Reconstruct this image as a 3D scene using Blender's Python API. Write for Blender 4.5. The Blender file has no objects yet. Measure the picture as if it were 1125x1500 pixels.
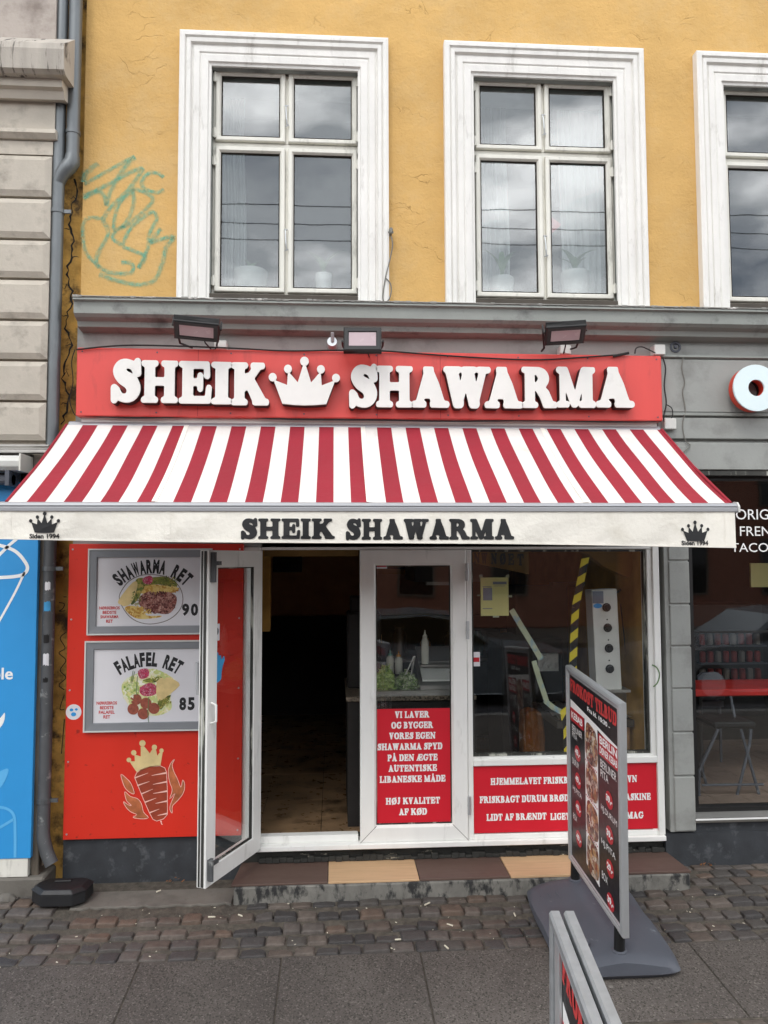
import bpy, bmesh, math, random
import numpy as np
from math import sin, cos, radians, pi
from mathutils import Vector, Matrix
random.seed(7)
S = bpy.context.scene
COL = S.collection

# ------------------------------------------------------------------ camera, world, sun, exposure
PITCH, YAW, ROLL = radians(3.515), radians(3.734), radians(-.179)
CAM = Vector((0, -4.4, 1.9)); FPX = 1127.0
FW = Vector((sin(YAW)*cos(PITCH), cos(YAW)*cos(PITCH), sin(PITCH)))
_r = Vector((cos(YAW), -sin(YAW), 0)); _u = _r.cross(FW)
RT = _r*cos(ROLL)+_u*sin(ROLL); UP = -_r*sin(ROLL)+_u*cos(ROLL)
cd = bpy.data.cameras.new('camera'); cam = bpy.data.objects.new('camera', cd); COL.objects.link(cam)
cd.sensor_fit = 'VERTICAL'; cd.sensor_height = 36; cd.sensor_width = 27; cd.lens = FPX/1500*36
cd.clip_start = .05; cd.clip_end = 600
m = Matrix((RT, UP, -FW)).transposed().to_4x4(); m.translation = CAM
cam.matrix_world = m
S.camera = cam

W = bpy.data.worlds.new('World'); S.world = W; W.use_nodes = True
nt = W.node_tree; nt.nodes.clear()
out = nt.nodes.new('ShaderNodeOutputWorld'); bg = nt.nodes.new('ShaderNodeBackground')
sky = nt.nodes.new('ShaderNodeTexSky'); sky.sky_type = 'NISHITA'; sky.sun_disc = False
SUN_EL, SUN_AZ = radians(52), radians(205)          # azimuth measured from +Y, clockwise seen from above
sky.sun_elevation = SUN_EL; sky.sun_rotation = SUN_AZ
tc = nt.nodes.new('ShaderNodeTexCoord'); mp = nt.nodes.new('ShaderNodeMapping'); mp.inputs['Scale'].default_value = (1, 1, 2.1)
mp.inputs['Location'].default_value = (4.4, 9.1, 3.3)
n1 = nt.nodes.new('ShaderNodeTexNoise'); n1.inputs['Scale'].default_value = 2.3; n1.inputs['Detail'].default_value = 9; n1.inputs['Roughness'].default_value = .55
cr = nt.nodes.new('ShaderNodeValToRGB'); cr.color_ramp.elements[0].position = .36; cr.color_ramp.elements[1].position = .52
n2 = nt.nodes.new('ShaderNodeTexNoise'); n2.inputs['Scale'].default_value = 3.4; n2.inputs['Detail'].default_value = 6
cr2 = nt.nodes.new('ShaderNodeValToRGB'); cr2.color_ramp.elements[0].position = .46; cr2.color_ramp.elements[1].position = .6
cr2.color_ramp.elements[0].color = (18, 19, 20.2, 1); cr2.color_ramp.elements[1].color = (54, 54, 54.5, 1)
mx = nt.nodes.new('ShaderNodeMix'); mx.data_type = 'RGBA'
L = nt.links.new
L(tc.outputs['Generated'], mp.inputs['Vector']); L(mp.outputs[0], n1.inputs['Vector']); L(mp.outputs[0], n2.inputs['Vector'])
L(n1.outputs['Fac'], cr.inputs[0]); L(n2.outputs['Fac'], cr2.inputs[0])
L(cr.outputs[0], mx.inputs[0]); L(sky.outputs[0], mx.inputs[6]); L(cr2.outputs[0], mx.inputs[7])
L(mx.outputs[2], bg.inputs[0]); L(bg.outputs[0], out.inputs[0]); bg.inputs[1].default_value = .12

sd = bpy.data.lights.new('sun', 'SUN'); sun = bpy.data.objects.new('sun', sd); COL.objects.link(sun)
sd.energy = 1.3; sd.angle = radians(14); sd.color = (1, .96, .9)
sdir = Vector((sin(SUN_AZ)*cos(SUN_EL), cos(SUN_AZ)*cos(SUN_EL), sin(SUN_EL)))
sun.rotation_euler = sdir.to_track_quat('Z', 'Y').to_euler()
S.view_settings.view_transform = 'Standard'; S.view_settings.look = 'None'
S.view_settings.exposure = -.54; S.view_settings.gamma = 1; S.view_settings.use_curve_mapping = False

# ------------------------------------------------------------------ measuring: a sight line meets a plane that stands in the place
def P(px, py, Y=0.0):
    d = RT*((px-562.5)/FPX) - UP*((py-750)/FPX) + FW
    q = CAM + d*((Y-CAM.y)/d.y)
    return q.x, q.z
def R(x0, y0, x1, y1, Y=0.0):
    xm, ym = (x0+x1)/2, (y0+y1)/2
    return P(x0, ym, Y)[0], P(x1, ym, Y)[0], P(xm, y1, Y)[1], P(xm, y0, Y)[1]
def gz(y):
    t = min(1, max(0, (y+.56)/.28)); return .108 + .055*max(y, -6.0) + .042*t*t*(3-2*t)
def GP(px, py, up=0.0):
    d = RT*((px-562.5)/FPX) - UP*((py-750)/FPX) + FW
    t = (.108+up+.055*CAM.y-CAM.z)/(d.z-.055*d.y)
    q = CAM + d*t; return q.x, q.y

# ------------------------------------------------------------------ materials
def srgb(h):
    h = h.lstrip('#'); c = [int(h[i:i+2], 16)/255 for i in (0, 2, 4)]
    return tuple(v/12.92 if v <= .04045 else ((v+.055)/1.055)**2.4 for v in c)
def col(c):
    return (srgb(c) if isinstance(c, str) else tuple(c))
class NT:
    def __init__(s, name):
        s.m = bpy.data.materials.new(name); s.m.use_nodes = True; s.t = s.m.node_tree; s.t.nodes.clear()
        s.o = s.n('ShaderNodeOutputMaterial'); s.tc = s.n('ShaderNodeTexCoord')
    def n(s, t, **k):
        x = s.t.nodes.new(t)
        for a, b in k.items(): setattr(x, a, b)
        return x
    def l(s, a, b): s.t.links.new(a, b)
    def noise(s, scale, detail=4, rough=.55, vec=None, stretch=None, dist=0):
        x = s.n('ShaderNodeTexNoise'); x.inputs['Scale'].default_value = scale; x.inputs['Detail'].default_value = detail
        x.inputs['Roughness'].default_value = rough; x.inputs['Distortion'].default_value = dist
        v = vec or s.tc.outputs['Object']
        if stretch:
            mp = s.n('ShaderNodeMapping'); mp.inputs['Scale'].default_value = stretch; s.l(v, mp.inputs[0]); v = mp.outputs[0]
        s.l(v, x.inputs['Vector']); return x.outputs['Fac']
    def ramp(s, fac, a, b, ca=(0, 0, 0), cb=(1, 1, 1)):
        x = s.n('ShaderNodeValToRGB'); e = x.color_ramp.elements; e[0].position = a; e[1].position = b
        e[0].color = (*ca, 1); e[1].color = (*cb, 1); s.l(fac, x.inputs[0]); return x.outputs[0]
    def mix(s, fac, a, b, mode='MIX'):
        x = s.n('ShaderNodeMix', data_type='RGBA', blend_type=mode)
        for i, v in ((0, fac), (6, a), (7, b)):
            if hasattr(v, 'is_linked') or hasattr(v, 'links'): s.l(v, x.inputs[i])
            elif i == 0: x.inputs[0].default_value = v
            else: x.inputs[i].default_value = (*v, 1)
        return x.outputs[2]
    def math(s, op, a, b=0.0):
        x = s.n('ShaderNodeMath', operation=op)
        for i, v in ((0, a), (1, b)):
            if hasattr(v, 'links'): s.l(v, x.inputs[i])
            else: x.inputs[i].default_value = v
        return x.outputs[0]
    def bsdf(s, c, rough=.6, metal=0, spec=.5, height=None, bump=.3, dist=.01):
        b = s.n('ShaderNodeBsdfPrincipled')
        if hasattr(c, 'links'): s.l(c, b.inputs['Base Color'])
        else: b.inputs['Base Color'].default_value = (*c, 1)
        if hasattr(rough, 'links'): s.l(rough, b.inputs['Roughness'])
        else: b.inputs['Roughness'].default_value = rough
        b.inputs['Metallic'].default_value = metal; b.inputs['Specular IOR Level'].default_value = spec
        if height is not None:
            bp = s.n('ShaderNodeBump'); bp.inputs['Strength'].default_value = bump; bp.inputs['Distance'].default_value = dist
            s.l(height, bp.inputs['Height']); s.l(bp.outputs[0], b.inputs['Normal'])
        s.l(b.outputs[0], s.o.inputs[0]); return s.m

def mat(name, c, rough=.6, metal=0, var=.18, vs=6, bump=.25, bs=60, dist=.003, dirt=None, dscale=7, dlo=.52, dhi=.72, stretch=None, rnd=0, spec=.5):
    n = NT(name); c = col(c)
    a = tuple(v*(1-var) for v in c); b = tuple(min(v*(1+var), .95) for v in c)
    k = n.mix(n.ramp(n.noise(vs, 5, stretch=stretch), .3, .7), a, b)
    if dirt is not None:
        f = n.ramp(n.noise(dscale, 8, .65, stretch=stretch), dlo, dhi); k = n.mix(f, k, col(dirt))
    if rnd:
        oi = n.n('ShaderNodeObjectInfo'); hv = n.n('ShaderNodeHueSaturation')
        n.l(n.math('ADD', n.math('MULTIPLY', oi.outputs['Random'], 2*rnd), 1-rnd), hv.inputs['Value']); n.l(k, hv.inputs['Color']); k = hv.outputs[0]
    r = n.math('ADD', n.math('MULTIPLY', n.noise(vs*4, 3), .2), rough-.1)
    return n.bsdf(k, r, metal, spec, n.noise(bs, 6, .6), bump, dist)

def stucco_mat():
    n = NT('yellow_stucco'); base = col('#d3ab6b')
    k = n.mix(n.ramp(n.noise(1.6, 8, .6), .3, .7), tuple(v*.82 for v in base), tuple(min(1, v*1.08) for v in base))
    k = n.mix(n.math('MULTIPLY', n.ramp(n.noise(9, 6, .7, stretch=(1, 1, 2.5)), .5, .75), .35), k, col('#c9a46a'))
    k = n.mix(n.math('MULTIPLY', n.ramp(n.noise(2.3, 9, .75), .48, .68), .45), k, col('#cfb384'))
    wv = n.n('ShaderNodeVectorMath', operation='ADD'); nz = n.n('ShaderNodeTexNoise'); nz.inputs['Scale'].default_value = 7; nz.inputs['Detail'].default_value = 5
    n.l(n.tc.outputs['Object'], nz.inputs['Vector'])
    sc = n.n('ShaderNodeVectorMath', operation='SCALE'); sc.inputs['Scale'].default_value = .22; n.l(nz.outputs['Color'], sc.inputs[0])
    n.l(n.tc.outputs['Object'], wv.inputs[0]); n.l(sc.outputs[0], wv.inputs[1])
    mp = n.n('ShaderNodeMapping'); mp.inputs['Scale'].default_value = (1.5, .2, 4.6); n.l(wv.outputs[0], mp.inputs[0])
    vo = n.n('ShaderNodeTexVoronoi', feature='DISTANCE_TO_EDGE'); vo.inputs['Scale'].default_value = 1.5; n.l(mp.outputs[0], vo.inputs['Vector'])
    crack = n.ramp(vo.outputs['Distance'], .0, .009, (1, 1, 1), (0, 0, 0))
    gate = n.ramp(n.noise(3.1, 3), .54, .66); crack = n.math('MULTIPLY', crack, gate)
    k = n.mix(n.math('MULTIPLY', crack, .4), k, col('#7d5c2c'))
    h = n.math('SUBTRACT', n.math('ADD', n.math('MULTIPLY', n.noise(11, 8, .65), 1.0), n.math('MULTIPLY', n.noise(70, 4), .22)), n.math('MULTIPLY', crack, .5))
    return n.bsdf(k, .88, 0, .25, h, .55, .02)

def soft_spray():
    n = NT('teal_overspray'); t = n.n('ShaderNodeBsdfTransparent'); b = n.n('ShaderNodeBsdfDiffuse'); b.inputs[0].default_value = (*col('#86bd9f'), 1)
    x = n.n('ShaderNodeMixShader'); n.l(n.math('MULTIPLY', n.ramp(n.noise(110, 4, .7), .42, .6), .32), x.inputs[0])
    n.l(t.outputs[0], x.inputs[1]); n.l(b.outputs[0], x.inputs[2]); n.l(x.outputs[0], n.o.inputs[0]); return n.m
def glass_mat(name='window_glass', tint=(.85, .88, .88), f0=.14):
    n = NT(name); lw = n.n('ShaderNodeLayerWeight'); lw.inputs['Blend'].default_value = .5
    f = n.math('ADD', n.math('MULTIPLY', n.math('POWER', lw.outputs['Facing'], 5.0), 1-f0), f0)
    bp = n.n('ShaderNodeBump'); bp.inputs['Strength'].default_value = .05; bp.inputs['Distance'].default_value = .01
    n.l(n.noise(2.2, 2), bp.inputs['Height'])
    t = n.n('ShaderNodeBsdfTransparent'); t.inputs[0].default_value = (*tint, 1)
    g = n.n('ShaderNodeBsdfGlossy'); g.inputs['Roughness'].default_value = .015; n.l(bp.outputs[0], g.inputs['Normal'])
    x = n.n('ShaderNodeMixShader'); n.l(f, x.inputs[0]); n.l(t.outputs[0], x.inputs[1]); n.l(g.outputs[0], x.inputs[2]); n.l(x.outputs[0], n.o.inputs[0])
    return n.m

def spray_mat():
    n = NT('teal_spray'); t = n.n('ShaderNodeBsdfTransparent'); b = n.n('ShaderNodeBsdfDiffuse'); b.inputs[0].default_value = (*col('#79bda3'), 1)
    x = n.n('ShaderNodeMixShader'); n.l(n.math('MULTIPLY', n.ramp(n.noise(22, 8, .75), .36, .62), .58), x.inputs[0])
    n.l(t.outputs[0], x.inputs[1]); n.l(b.outputs[0], x.inputs[2]); n.l(x.outputs[0], n.o.inputs[0]); return n.m

def food_mat(name, cols, scale):
    n = NT(name); v = n.n('ShaderNodeTexVoronoi'); v.inputs['Scale'].default_value = scale
    nz = n.n('ShaderNodeTexNoise'); nz.inputs['Scale'].default_value = scale*.8; n.l(n.tc.outputs['Object'], nz.inputs[0])
    m2 = n.n('ShaderNodeMix', data_type='VECTOR'); m2.inputs[0].default_value = .06; n.l(n.tc.outputs['Object'], m2.inputs[4]); n.l(nz.outputs['Color'], m2.inputs[5])
    n.l(m2.outputs[1], v.inputs['Vector'])
    sp = n.n('ShaderNodeSeparateColor'); n.l(v.outputs['Color'], sp.inputs[0])
    x = n.n('ShaderNodeValToRGB'); e = x.color_ramp.elements
    while len(e) < len(cols): e.new(.5)
    for i, c in enumerate(cols): e[i].position = i/(len(cols)-1); e[i].color = (*col(c), 1)
    n.l(sp.outputs[0], x.inputs[0]); return n.bsdf(x.outputs[0], .35)

def slab_mat():
    n = NT('asphalt_slab'); k = n.mix(n.ramp(n.noise(2.1, 7, .65), .35, .68), col('#4b4541'), col('#5b5550'))
    v = n.n('ShaderNodeTexVoronoi'); v.inputs['Scale'].default_value = 170; n.l(n.tc.outputs['Object'], v.inputs['Vector'])
    sp = n.n('ShaderNodeSeparateColor'); n.l(v.outputs['Color'], sp.inputs[0])
    k = n.mix(n.ramp(sp.outputs[0], .8, 1.0), k, col('#6f6862')); k = n.mix(n.ramp(sp.outputs[1], .7, .9), k, col('#38342f'))
    g = n.n('ShaderNodeTexVoronoi'); g.inputs['Scale'].default_value = 4.2; n.l(n.tc.outputs['Object'], g.inputs['Vector'])
    gum = n.ramp(n.math('ADD', g.outputs['Distance'], n.math('MULTIPLY', n.noise(30, 3), .06)), .075, .095, (1, 1, 1), (0, 0, 0)); k = n.mix(n.math('MULTIPLY', gum, .4), k, col('#8a8580'))
    oi = n.n('ShaderNodeObjectInfo'); hv = n.n('ShaderNodeHueSaturation'); n.l(n.math('ADD', n.math('MULTIPLY', oi.outputs['Random'], .14), .93), hv.inputs['Value']); n.l(k, hv.inputs['Color'])
    return n.bsdf(hv.outputs[0], .85, 0, .4, n.math('ADD', n.math('MULTIPLY', v.outputs['Distance'], .6), n.math('MULTIPLY', n.noise(9, 4), .8)), .6, .004)
def cobble_mat():
    n = NT('cobblestone'); oi = n.n('ShaderNodeObjectInfo'); x = n.n('ShaderNodeValToRGB'); e = x.color_ramp.elements
    cs = ['#474443', '#5e534b', '#544f4c', '#6a6058', '#3e3c3c', '#605954', '#69584c', '#504c48']
    while len(e) < len(cs): e.new(.5)
    for i, c in enumerate(cs): e[i].position = i/len(cs); e[i].color = (*col(c), 1)
    x.color_ramp.interpolation = 'CONSTANT'; n.l(oi.outputs['Random'], x.inputs[0])
    vv = n.n('ShaderNodeVectorMath', operation='ADD'); n.l(n.tc.outputs['Object'], vv.inputs[0]); n.l(oi.outputs['Location'], vv.inputs[1])
    V = vv.outputs[0]
    k = n.mix(n.math('MULTIPLY', n.ramp(n.noise(2.2, 9, .7, vec=V), .35, .7), .55), x.outputs[0], col('#332e2b')); k = n.mix(n.math('MULTIPLY', n.ramp(n.noise(40, 5, .7, vec=V), .55, .75), .5), k, col('#8d837a'))
    return n.bsdf(k, n.math('ADD', n.math('MULTIPLY', n.noise(12, 3, vec=V), .3), .45), 0, .5, n.math('ADD', n.noise(5, 5, vec=V), n.math('MULTIPLY', n.noise(45, 4, vec=V), .3)), .5, .012)

MT = dict(
 stucco=stucco_mat(),
 old_wall=mat('peeling_ochre', '#c79c50', .9, var=.35, vs=9, bump=.6, bs=14, dist=.02, dirt='#54432c', dscale=6, dlo=.5, dhi=.62),
 white=mat('white_plaster', '#e4e2dd', .75, var=.07, vs=5, bump=.5, bs=26, dist=.006, dirt='#a5a198', dscale=8, dlo=.6, dhi=.84, stretch=(1.6, 1, .45)),
 frame=mat('painted_wood', '#dddbd1', .5, var=.08, vs=10, bump=.2, bs=60, dirt='#85837a', dscale=14, dlo=.56, dhi=.84, stretch=(1, 1, .3)),
 alu=mat('white_aluminium', '#ecece8', .42, var=.04, vs=8, bump=.08, dirt='#9d9d95', dscale=10, dlo=.58, dhi=.85, stretch=(1, 1, .25)),
 worn=mat('worn_black_rubber', '#33332f', .6, var=.4, vs=15, dirt='#a5a59a', dscale=20, dlo=.54, dhi=.62, stretch=(1, 1, .12)),
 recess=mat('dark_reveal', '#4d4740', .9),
 grey=mat('grey_render', '#999b97', .8, var=.07, vs=3, bump=.3, bs=22, dist=.006, dirt='#747470', dscale=4, dlo=.5, dhi=.8),
 greytrim=mat('grey_moulding', '#929691', .75, var=.08, vs=5, bump=.4, bs=18, dist=.006, dirt='#5f5f5e', dscale=6, dlo=.55, dhi=.75),
 lip=mat('weathered_lip', '#9b9a95', .85, var=.2, vs=20, bump=.7, bs=40, dist=.01, dirt='#dcdad4', dscale=14, dlo=.6, dhi=.66),
 stone=mat('left_stone', '#bbb3a6', .9, var=.1, vs=5, bump=.4, bs=30, dist=.006, dirt='#7b746b', dscale=5, dlo=.55, dhi=.8, rnd=.06),
 cornstone=mat('stained_cornice', '#ada69c', .9, var=.12, vs=5, bump=.4, bs=30, dist=.006, dirt='#36322e', dscale=7, dlo=.55, dhi=.64, stretch=(3.2, 1, .35)),
 pinkstone=mat('upper_stone', '#aca299', .9, var=.08, vs=3, bump=.4, bs=30, dist=.006, dirt='#82776f', dscale=4),
 zinc=mat('zinc_pipe', '#6c7072', .45, .55, var=.15, vs=6, dirt='#5a5d5e', dscale=8, stretch=(1, 1, .2), bump=.1),
 zincdk=mat('old_pipe', '#585a5c', .6, .3, var=.2, vs=8, dirt='#a3a5a2', dscale=16, dlo=.58, dhi=.7, bump=.3),
 signred=mat('faded_sign_red', '#d64a44', .42, var=.06, vs=3, dirt='#a83c38', dscale=7, dlo=.55, dhi=.85, stretch=(1.6, 1, .5), bump=.12),
 panelred=mat('wall_panel_red', '#d6301f', .4, var=.05, vs=3, bump=.05, dirt='#8f241b', dscale=22, dlo=.62, dhi=.7),
 filmred=mat('film_red', '#cf2030', .35, var=.03, bump=.03),
 letter=mat('milky_acrylic', '#e4e2dd', .35, var=.03, vs=9, dirt='#cfccc6', dscale=10, dlo=.58, dhi=.85, bump=.03),
 return_=mat('letter_side', '#1c1818', .5),
 black=mat('black_paint', '#161616', .45, bump=.05), ink=mat('black_ink', '#1c1d1f', .6, var=.1, bump=.02),
 plinth=mat('black_plinth', '#33363a', .7, var=.25, vs=9, bump=.5, bs=16, dist=.008, dirt='#5d6063', dscale=12, dlo=.55, dhi=.72),
 riser=mat('worn_riser', '#2c2c29', .8, var=.3, vs=9, bump=.6, bs=14, dist=.01, dirt='#a39d8d', dscale=7, dlo=.6, dhi=.66, stretch=(1, 1, 4)),
 step=mat('step_concrete', '#75736d', .9, var=.2, vs=12, bump=.6, bs=30, dist=.01, dirt='#2f2f2f', dscale=10, dlo=.5, dhi=.6, stretch=(1.6, 1, .8)),
 ledge=mat('ledge_concrete', '#6b6760', .92, var=.15, vs=6, bump=.5, bs=25, dist=.008, dirt='#57534d', dscale=5),
 tiledk=mat('brown_tile', '#5b4840', .6, var=.1, vs=4, stretch=(1, 14, 1), bump=.1), tilelt=mat('beige_tile', '#c3a17c', .6, var=.09, vs=4, stretch=(1, 14, 1), dirt='#97785a', dscale=9, dlo=.64, dhi=.74, bump=.1),
 cobble=cobble_mat(), slab=slab_mat(),
 joint=mat('joint_sand', '#4d473f', .95, var=.4, vs=30, bump=.8, bs=60, dist=.01),
 asphalt=mat('road_asphalt', '#45454a', .9, var=.15, vs=3, bump=.5, bs=120),
 kerb=mat('kerb_granite', '#7d7b79', .85),
 awnred=mat('awning_red', '#93202f', .85, var=.09, vs=3, bump=.5, bs=9, dist=.012), awnwhite=mat('awning_white', '#dbd7d2', .85, var=.05, vs=3, bump=.5, bs=9, dist=.012, dirt='#c8c2b6', dscale=6, dlo=.55, dhi=.8, stretch=(1, .35, 1)),
 valance=mat('valance_cream', '#ece8dd', .85, var=.05, vs=3, bump=.5, bs=5, dist=.03, dirt='#d2ccbd', dscale=5, dlo=.56, dhi=.8),
 bar=mat('awning_bar', '#9fa0a3', .45, .4, var=.06, stretch=(.1, 1, 1), bump=.05),
 steelpanel=mat('satin_steel', '#d9d7d2', .4, .15, var=.06, vs=5, bump=.05), steel=mat('brushed_steel', '#b9b7b2', .35, .85, var=.08, vs=5, bump=.05), foil=mat('aluminium_foil', '#c4c4c2', .3, .9, var=.2, bump=1, bs=25, dist=.02),
 silver=mat('silver_frame', '#bfc2c4', .38, .6, var=.04, bump=.03), framegrey=mat('poster_frame_grey', '#8d9195', .4, .3, var=.04, bump=.02), galv=mat('galvanised_tube', '#a9adb0', .42, .6, var=.12, vs=30, bump=.1),
 poster=mat('poster_white', '#dddcdf', .4, var=.03, vs=5, bump=.02), pink=mat('lamp_glass', '#b7a2a6', .25, var=.05, bump=0),
 plastic=mat('grey_plastic', '#4d5058', .55, var=.1, vs=5, dirt='#7c8085', dscale=11, dlo=.62, dhi=.74, bump=.15), boxwhite=mat('box_white', '#cfcfca', .5, var=.05),
 bait=mat('bait_black', '#1a1b1d', .5, bump=.1), blue=mat('shop_blue', '#3395d6', .4, var=.03, bump=.02), lightblue=mat('print_light_blue', '#5fb2e6', .4, var=.02), printwhite=mat('print_white', '#f0f0ee', .5, var=.01, bump=0),
 printpink=mat('print_pale_pink', '#f1bdb0', .5, var=.01, bump=0), cream=mat('print_cream', '#dcc58d', .5, var=.12, vs=14, bump=0), meat=mat('print_brown', '#9c4028', .5, var=.15, vs=16, bump=0), flame=mat('print_flame', '#b5673f', .5, var=.4, vs=16, bump=0),
 printred=mat('print_red', '#bb1f2c', .4, var=.03, bump=0), textred=mat('text_red', '#c83a3a', .5, var=.03, bump=0),
 wood=mat('weathered_board', '#5e564c', .9, var=.3, vs=12, stretch=(3, 3, .4), bump=.5, bs=20, dist=.01, dirt='#39342d', dscale=8),
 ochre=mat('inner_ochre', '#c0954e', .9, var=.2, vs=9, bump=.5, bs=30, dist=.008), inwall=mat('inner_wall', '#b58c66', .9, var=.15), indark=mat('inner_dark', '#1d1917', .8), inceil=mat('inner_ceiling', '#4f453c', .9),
 marble=mat('brown_marble', '#917659', .3, var=.4, vs=4, dirt='#3a2a1a', dscale=5, dlo=.5, dhi=.66, bump=.03), granite=mat('granite_top', '#7d7263', .35, var=.3, vs=80, dirt='#2c2722', dscale=90, dlo=.45, dhi=.6, bump=.03),
 bottle=mat('bottle_white', '#c9c6ba', .4, var=.04, bump=0), teal=mat('cap_teal', '#78a79d', .4), orange=mat('cap_orange', '#c98f3a', .4), lettuce=food_mat('lettuce', ['#8fae4d', '#c3d484', '#6f9440', '#dbe3ab'], 60), greens=food_mat('chopped_greens', ['#3d5a2b', '#7d9a4c', '#cfd2b4', '#29401f'], 70),
 wrap=mat('brown_wrap', '#a77c3c', .8, var=.15, vs=10), paperyel=mat('yellow_paper', '#d8d391', .7, var=.04, bump=.05), papergrey=mat('paper_print', '#7f8594', .7), cardboard=mat('cardboard', '#85683a', .9, var=.15), tape=mat('masking_tape', '#b3b79b', .6, var=.12, vs=12, dirt='#7fa0b6', dscale=9, dlo=.5, dhi=.6), yellow=mat('hazard_yellow', '#e0c92c', .5, var=.05),
 glass=glass_mat(), shopglass=glass_mat('shop_glass', (.95, .965, .96), .06), leafglass=glass_mat('door_glass', (.86, .875, .87), .06), spray=spray_mat(), softspray=soft_spray(),
 curtain=mat('sheer_curtain', '#c9cccb', .9, var=.06), leaf=mat('plant_leaf', '#5d7a4d', .5, var=.2), roomgrey=mat('room_wall', '#57585c', .9), ceram=mat('white_pot', '#dcdcd8', .4), heart=mat('red_paper', '#c24b55', .6),
 mured=mat('dark_red_reflection', '#5f1c20', .4), candark=mat('dim_can_red', '#7a2420', .4), canpale=mat('dim_can_pale', '#77706a', .4), redtable=mat('red_tabletop', '#b5302c', .35), pale=mat('pale_tile', '#8d7a6e', .4, var=.1, dirt='#6f5f55', dscale=6), orangered=mat('sign_orange_red', '#d3402a', .4), oface=mat('pale_letter_face', '#dfeef0', .4, var=.02),
 carpaint=mat('grey_car_paint', '#7d858c', .2, .3, var=.05, bump=0, spec=.8), carglass=mat('car_glass', '#0b0d10', .05, var=.1, bump=0), brick=mat('opposite_brick', '#7c5142', .9, var=.15), tyre=mat('tyre', '#161616', .8),
 shawarma=food_mat('photo_meat', ['#5e2a26', '#94524a', '#c59a8c', '#6d3431', '#3d1c1a'], 85), fries=food_mat('photo_fries', ['#d8b85b', '#e6cf86', '#c99f45', '#b57f35'], 60), salad=food_mat('photo_salad', ['#5d7338', '#93963f', '#3c4b27', '#c3b05f'], 80), beet=food_mat('photo_beet', ['#b0234a', '#cf4a6c', '#8c1a3a', '#e6b9c3'], 110), flat=mat('photo_bread', '#dcc48a', .4, var=.12, vs=25), falafel=mat('photo_falafel', '#96503e', .5, var=.25, vs=60), cheese=food_mat('photo_pale', ['#e9e3c4', '#dcd88e', '#c2cf84', '#f1efe0'], 50),
 photo=food_mat('photo_mixed', ['#2b1614', '#8a3d2d', '#c59a6a', '#4b2a20', '#d9cdbd', '#6c2f22'], 45), board=mat('sign_black', '#17171a', .35, var=.1, bump=.02), straw=mat('litter', '#cfc8b4', .8), dryleaf=mat('dry_leaf', '#8a5a34', .8),
 sack=mat('sack_brown', '#8a5320', .85, var=.3, vs=14, bump=.8, bs=14, dist=.02), cable=mat('cable_black', '#1d1c1c', .6), cablegrey=mat('cable_grey', '#75736c', .6), skin_blue=mat('sticker_blue', '#3f96c9', .4),
)

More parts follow.
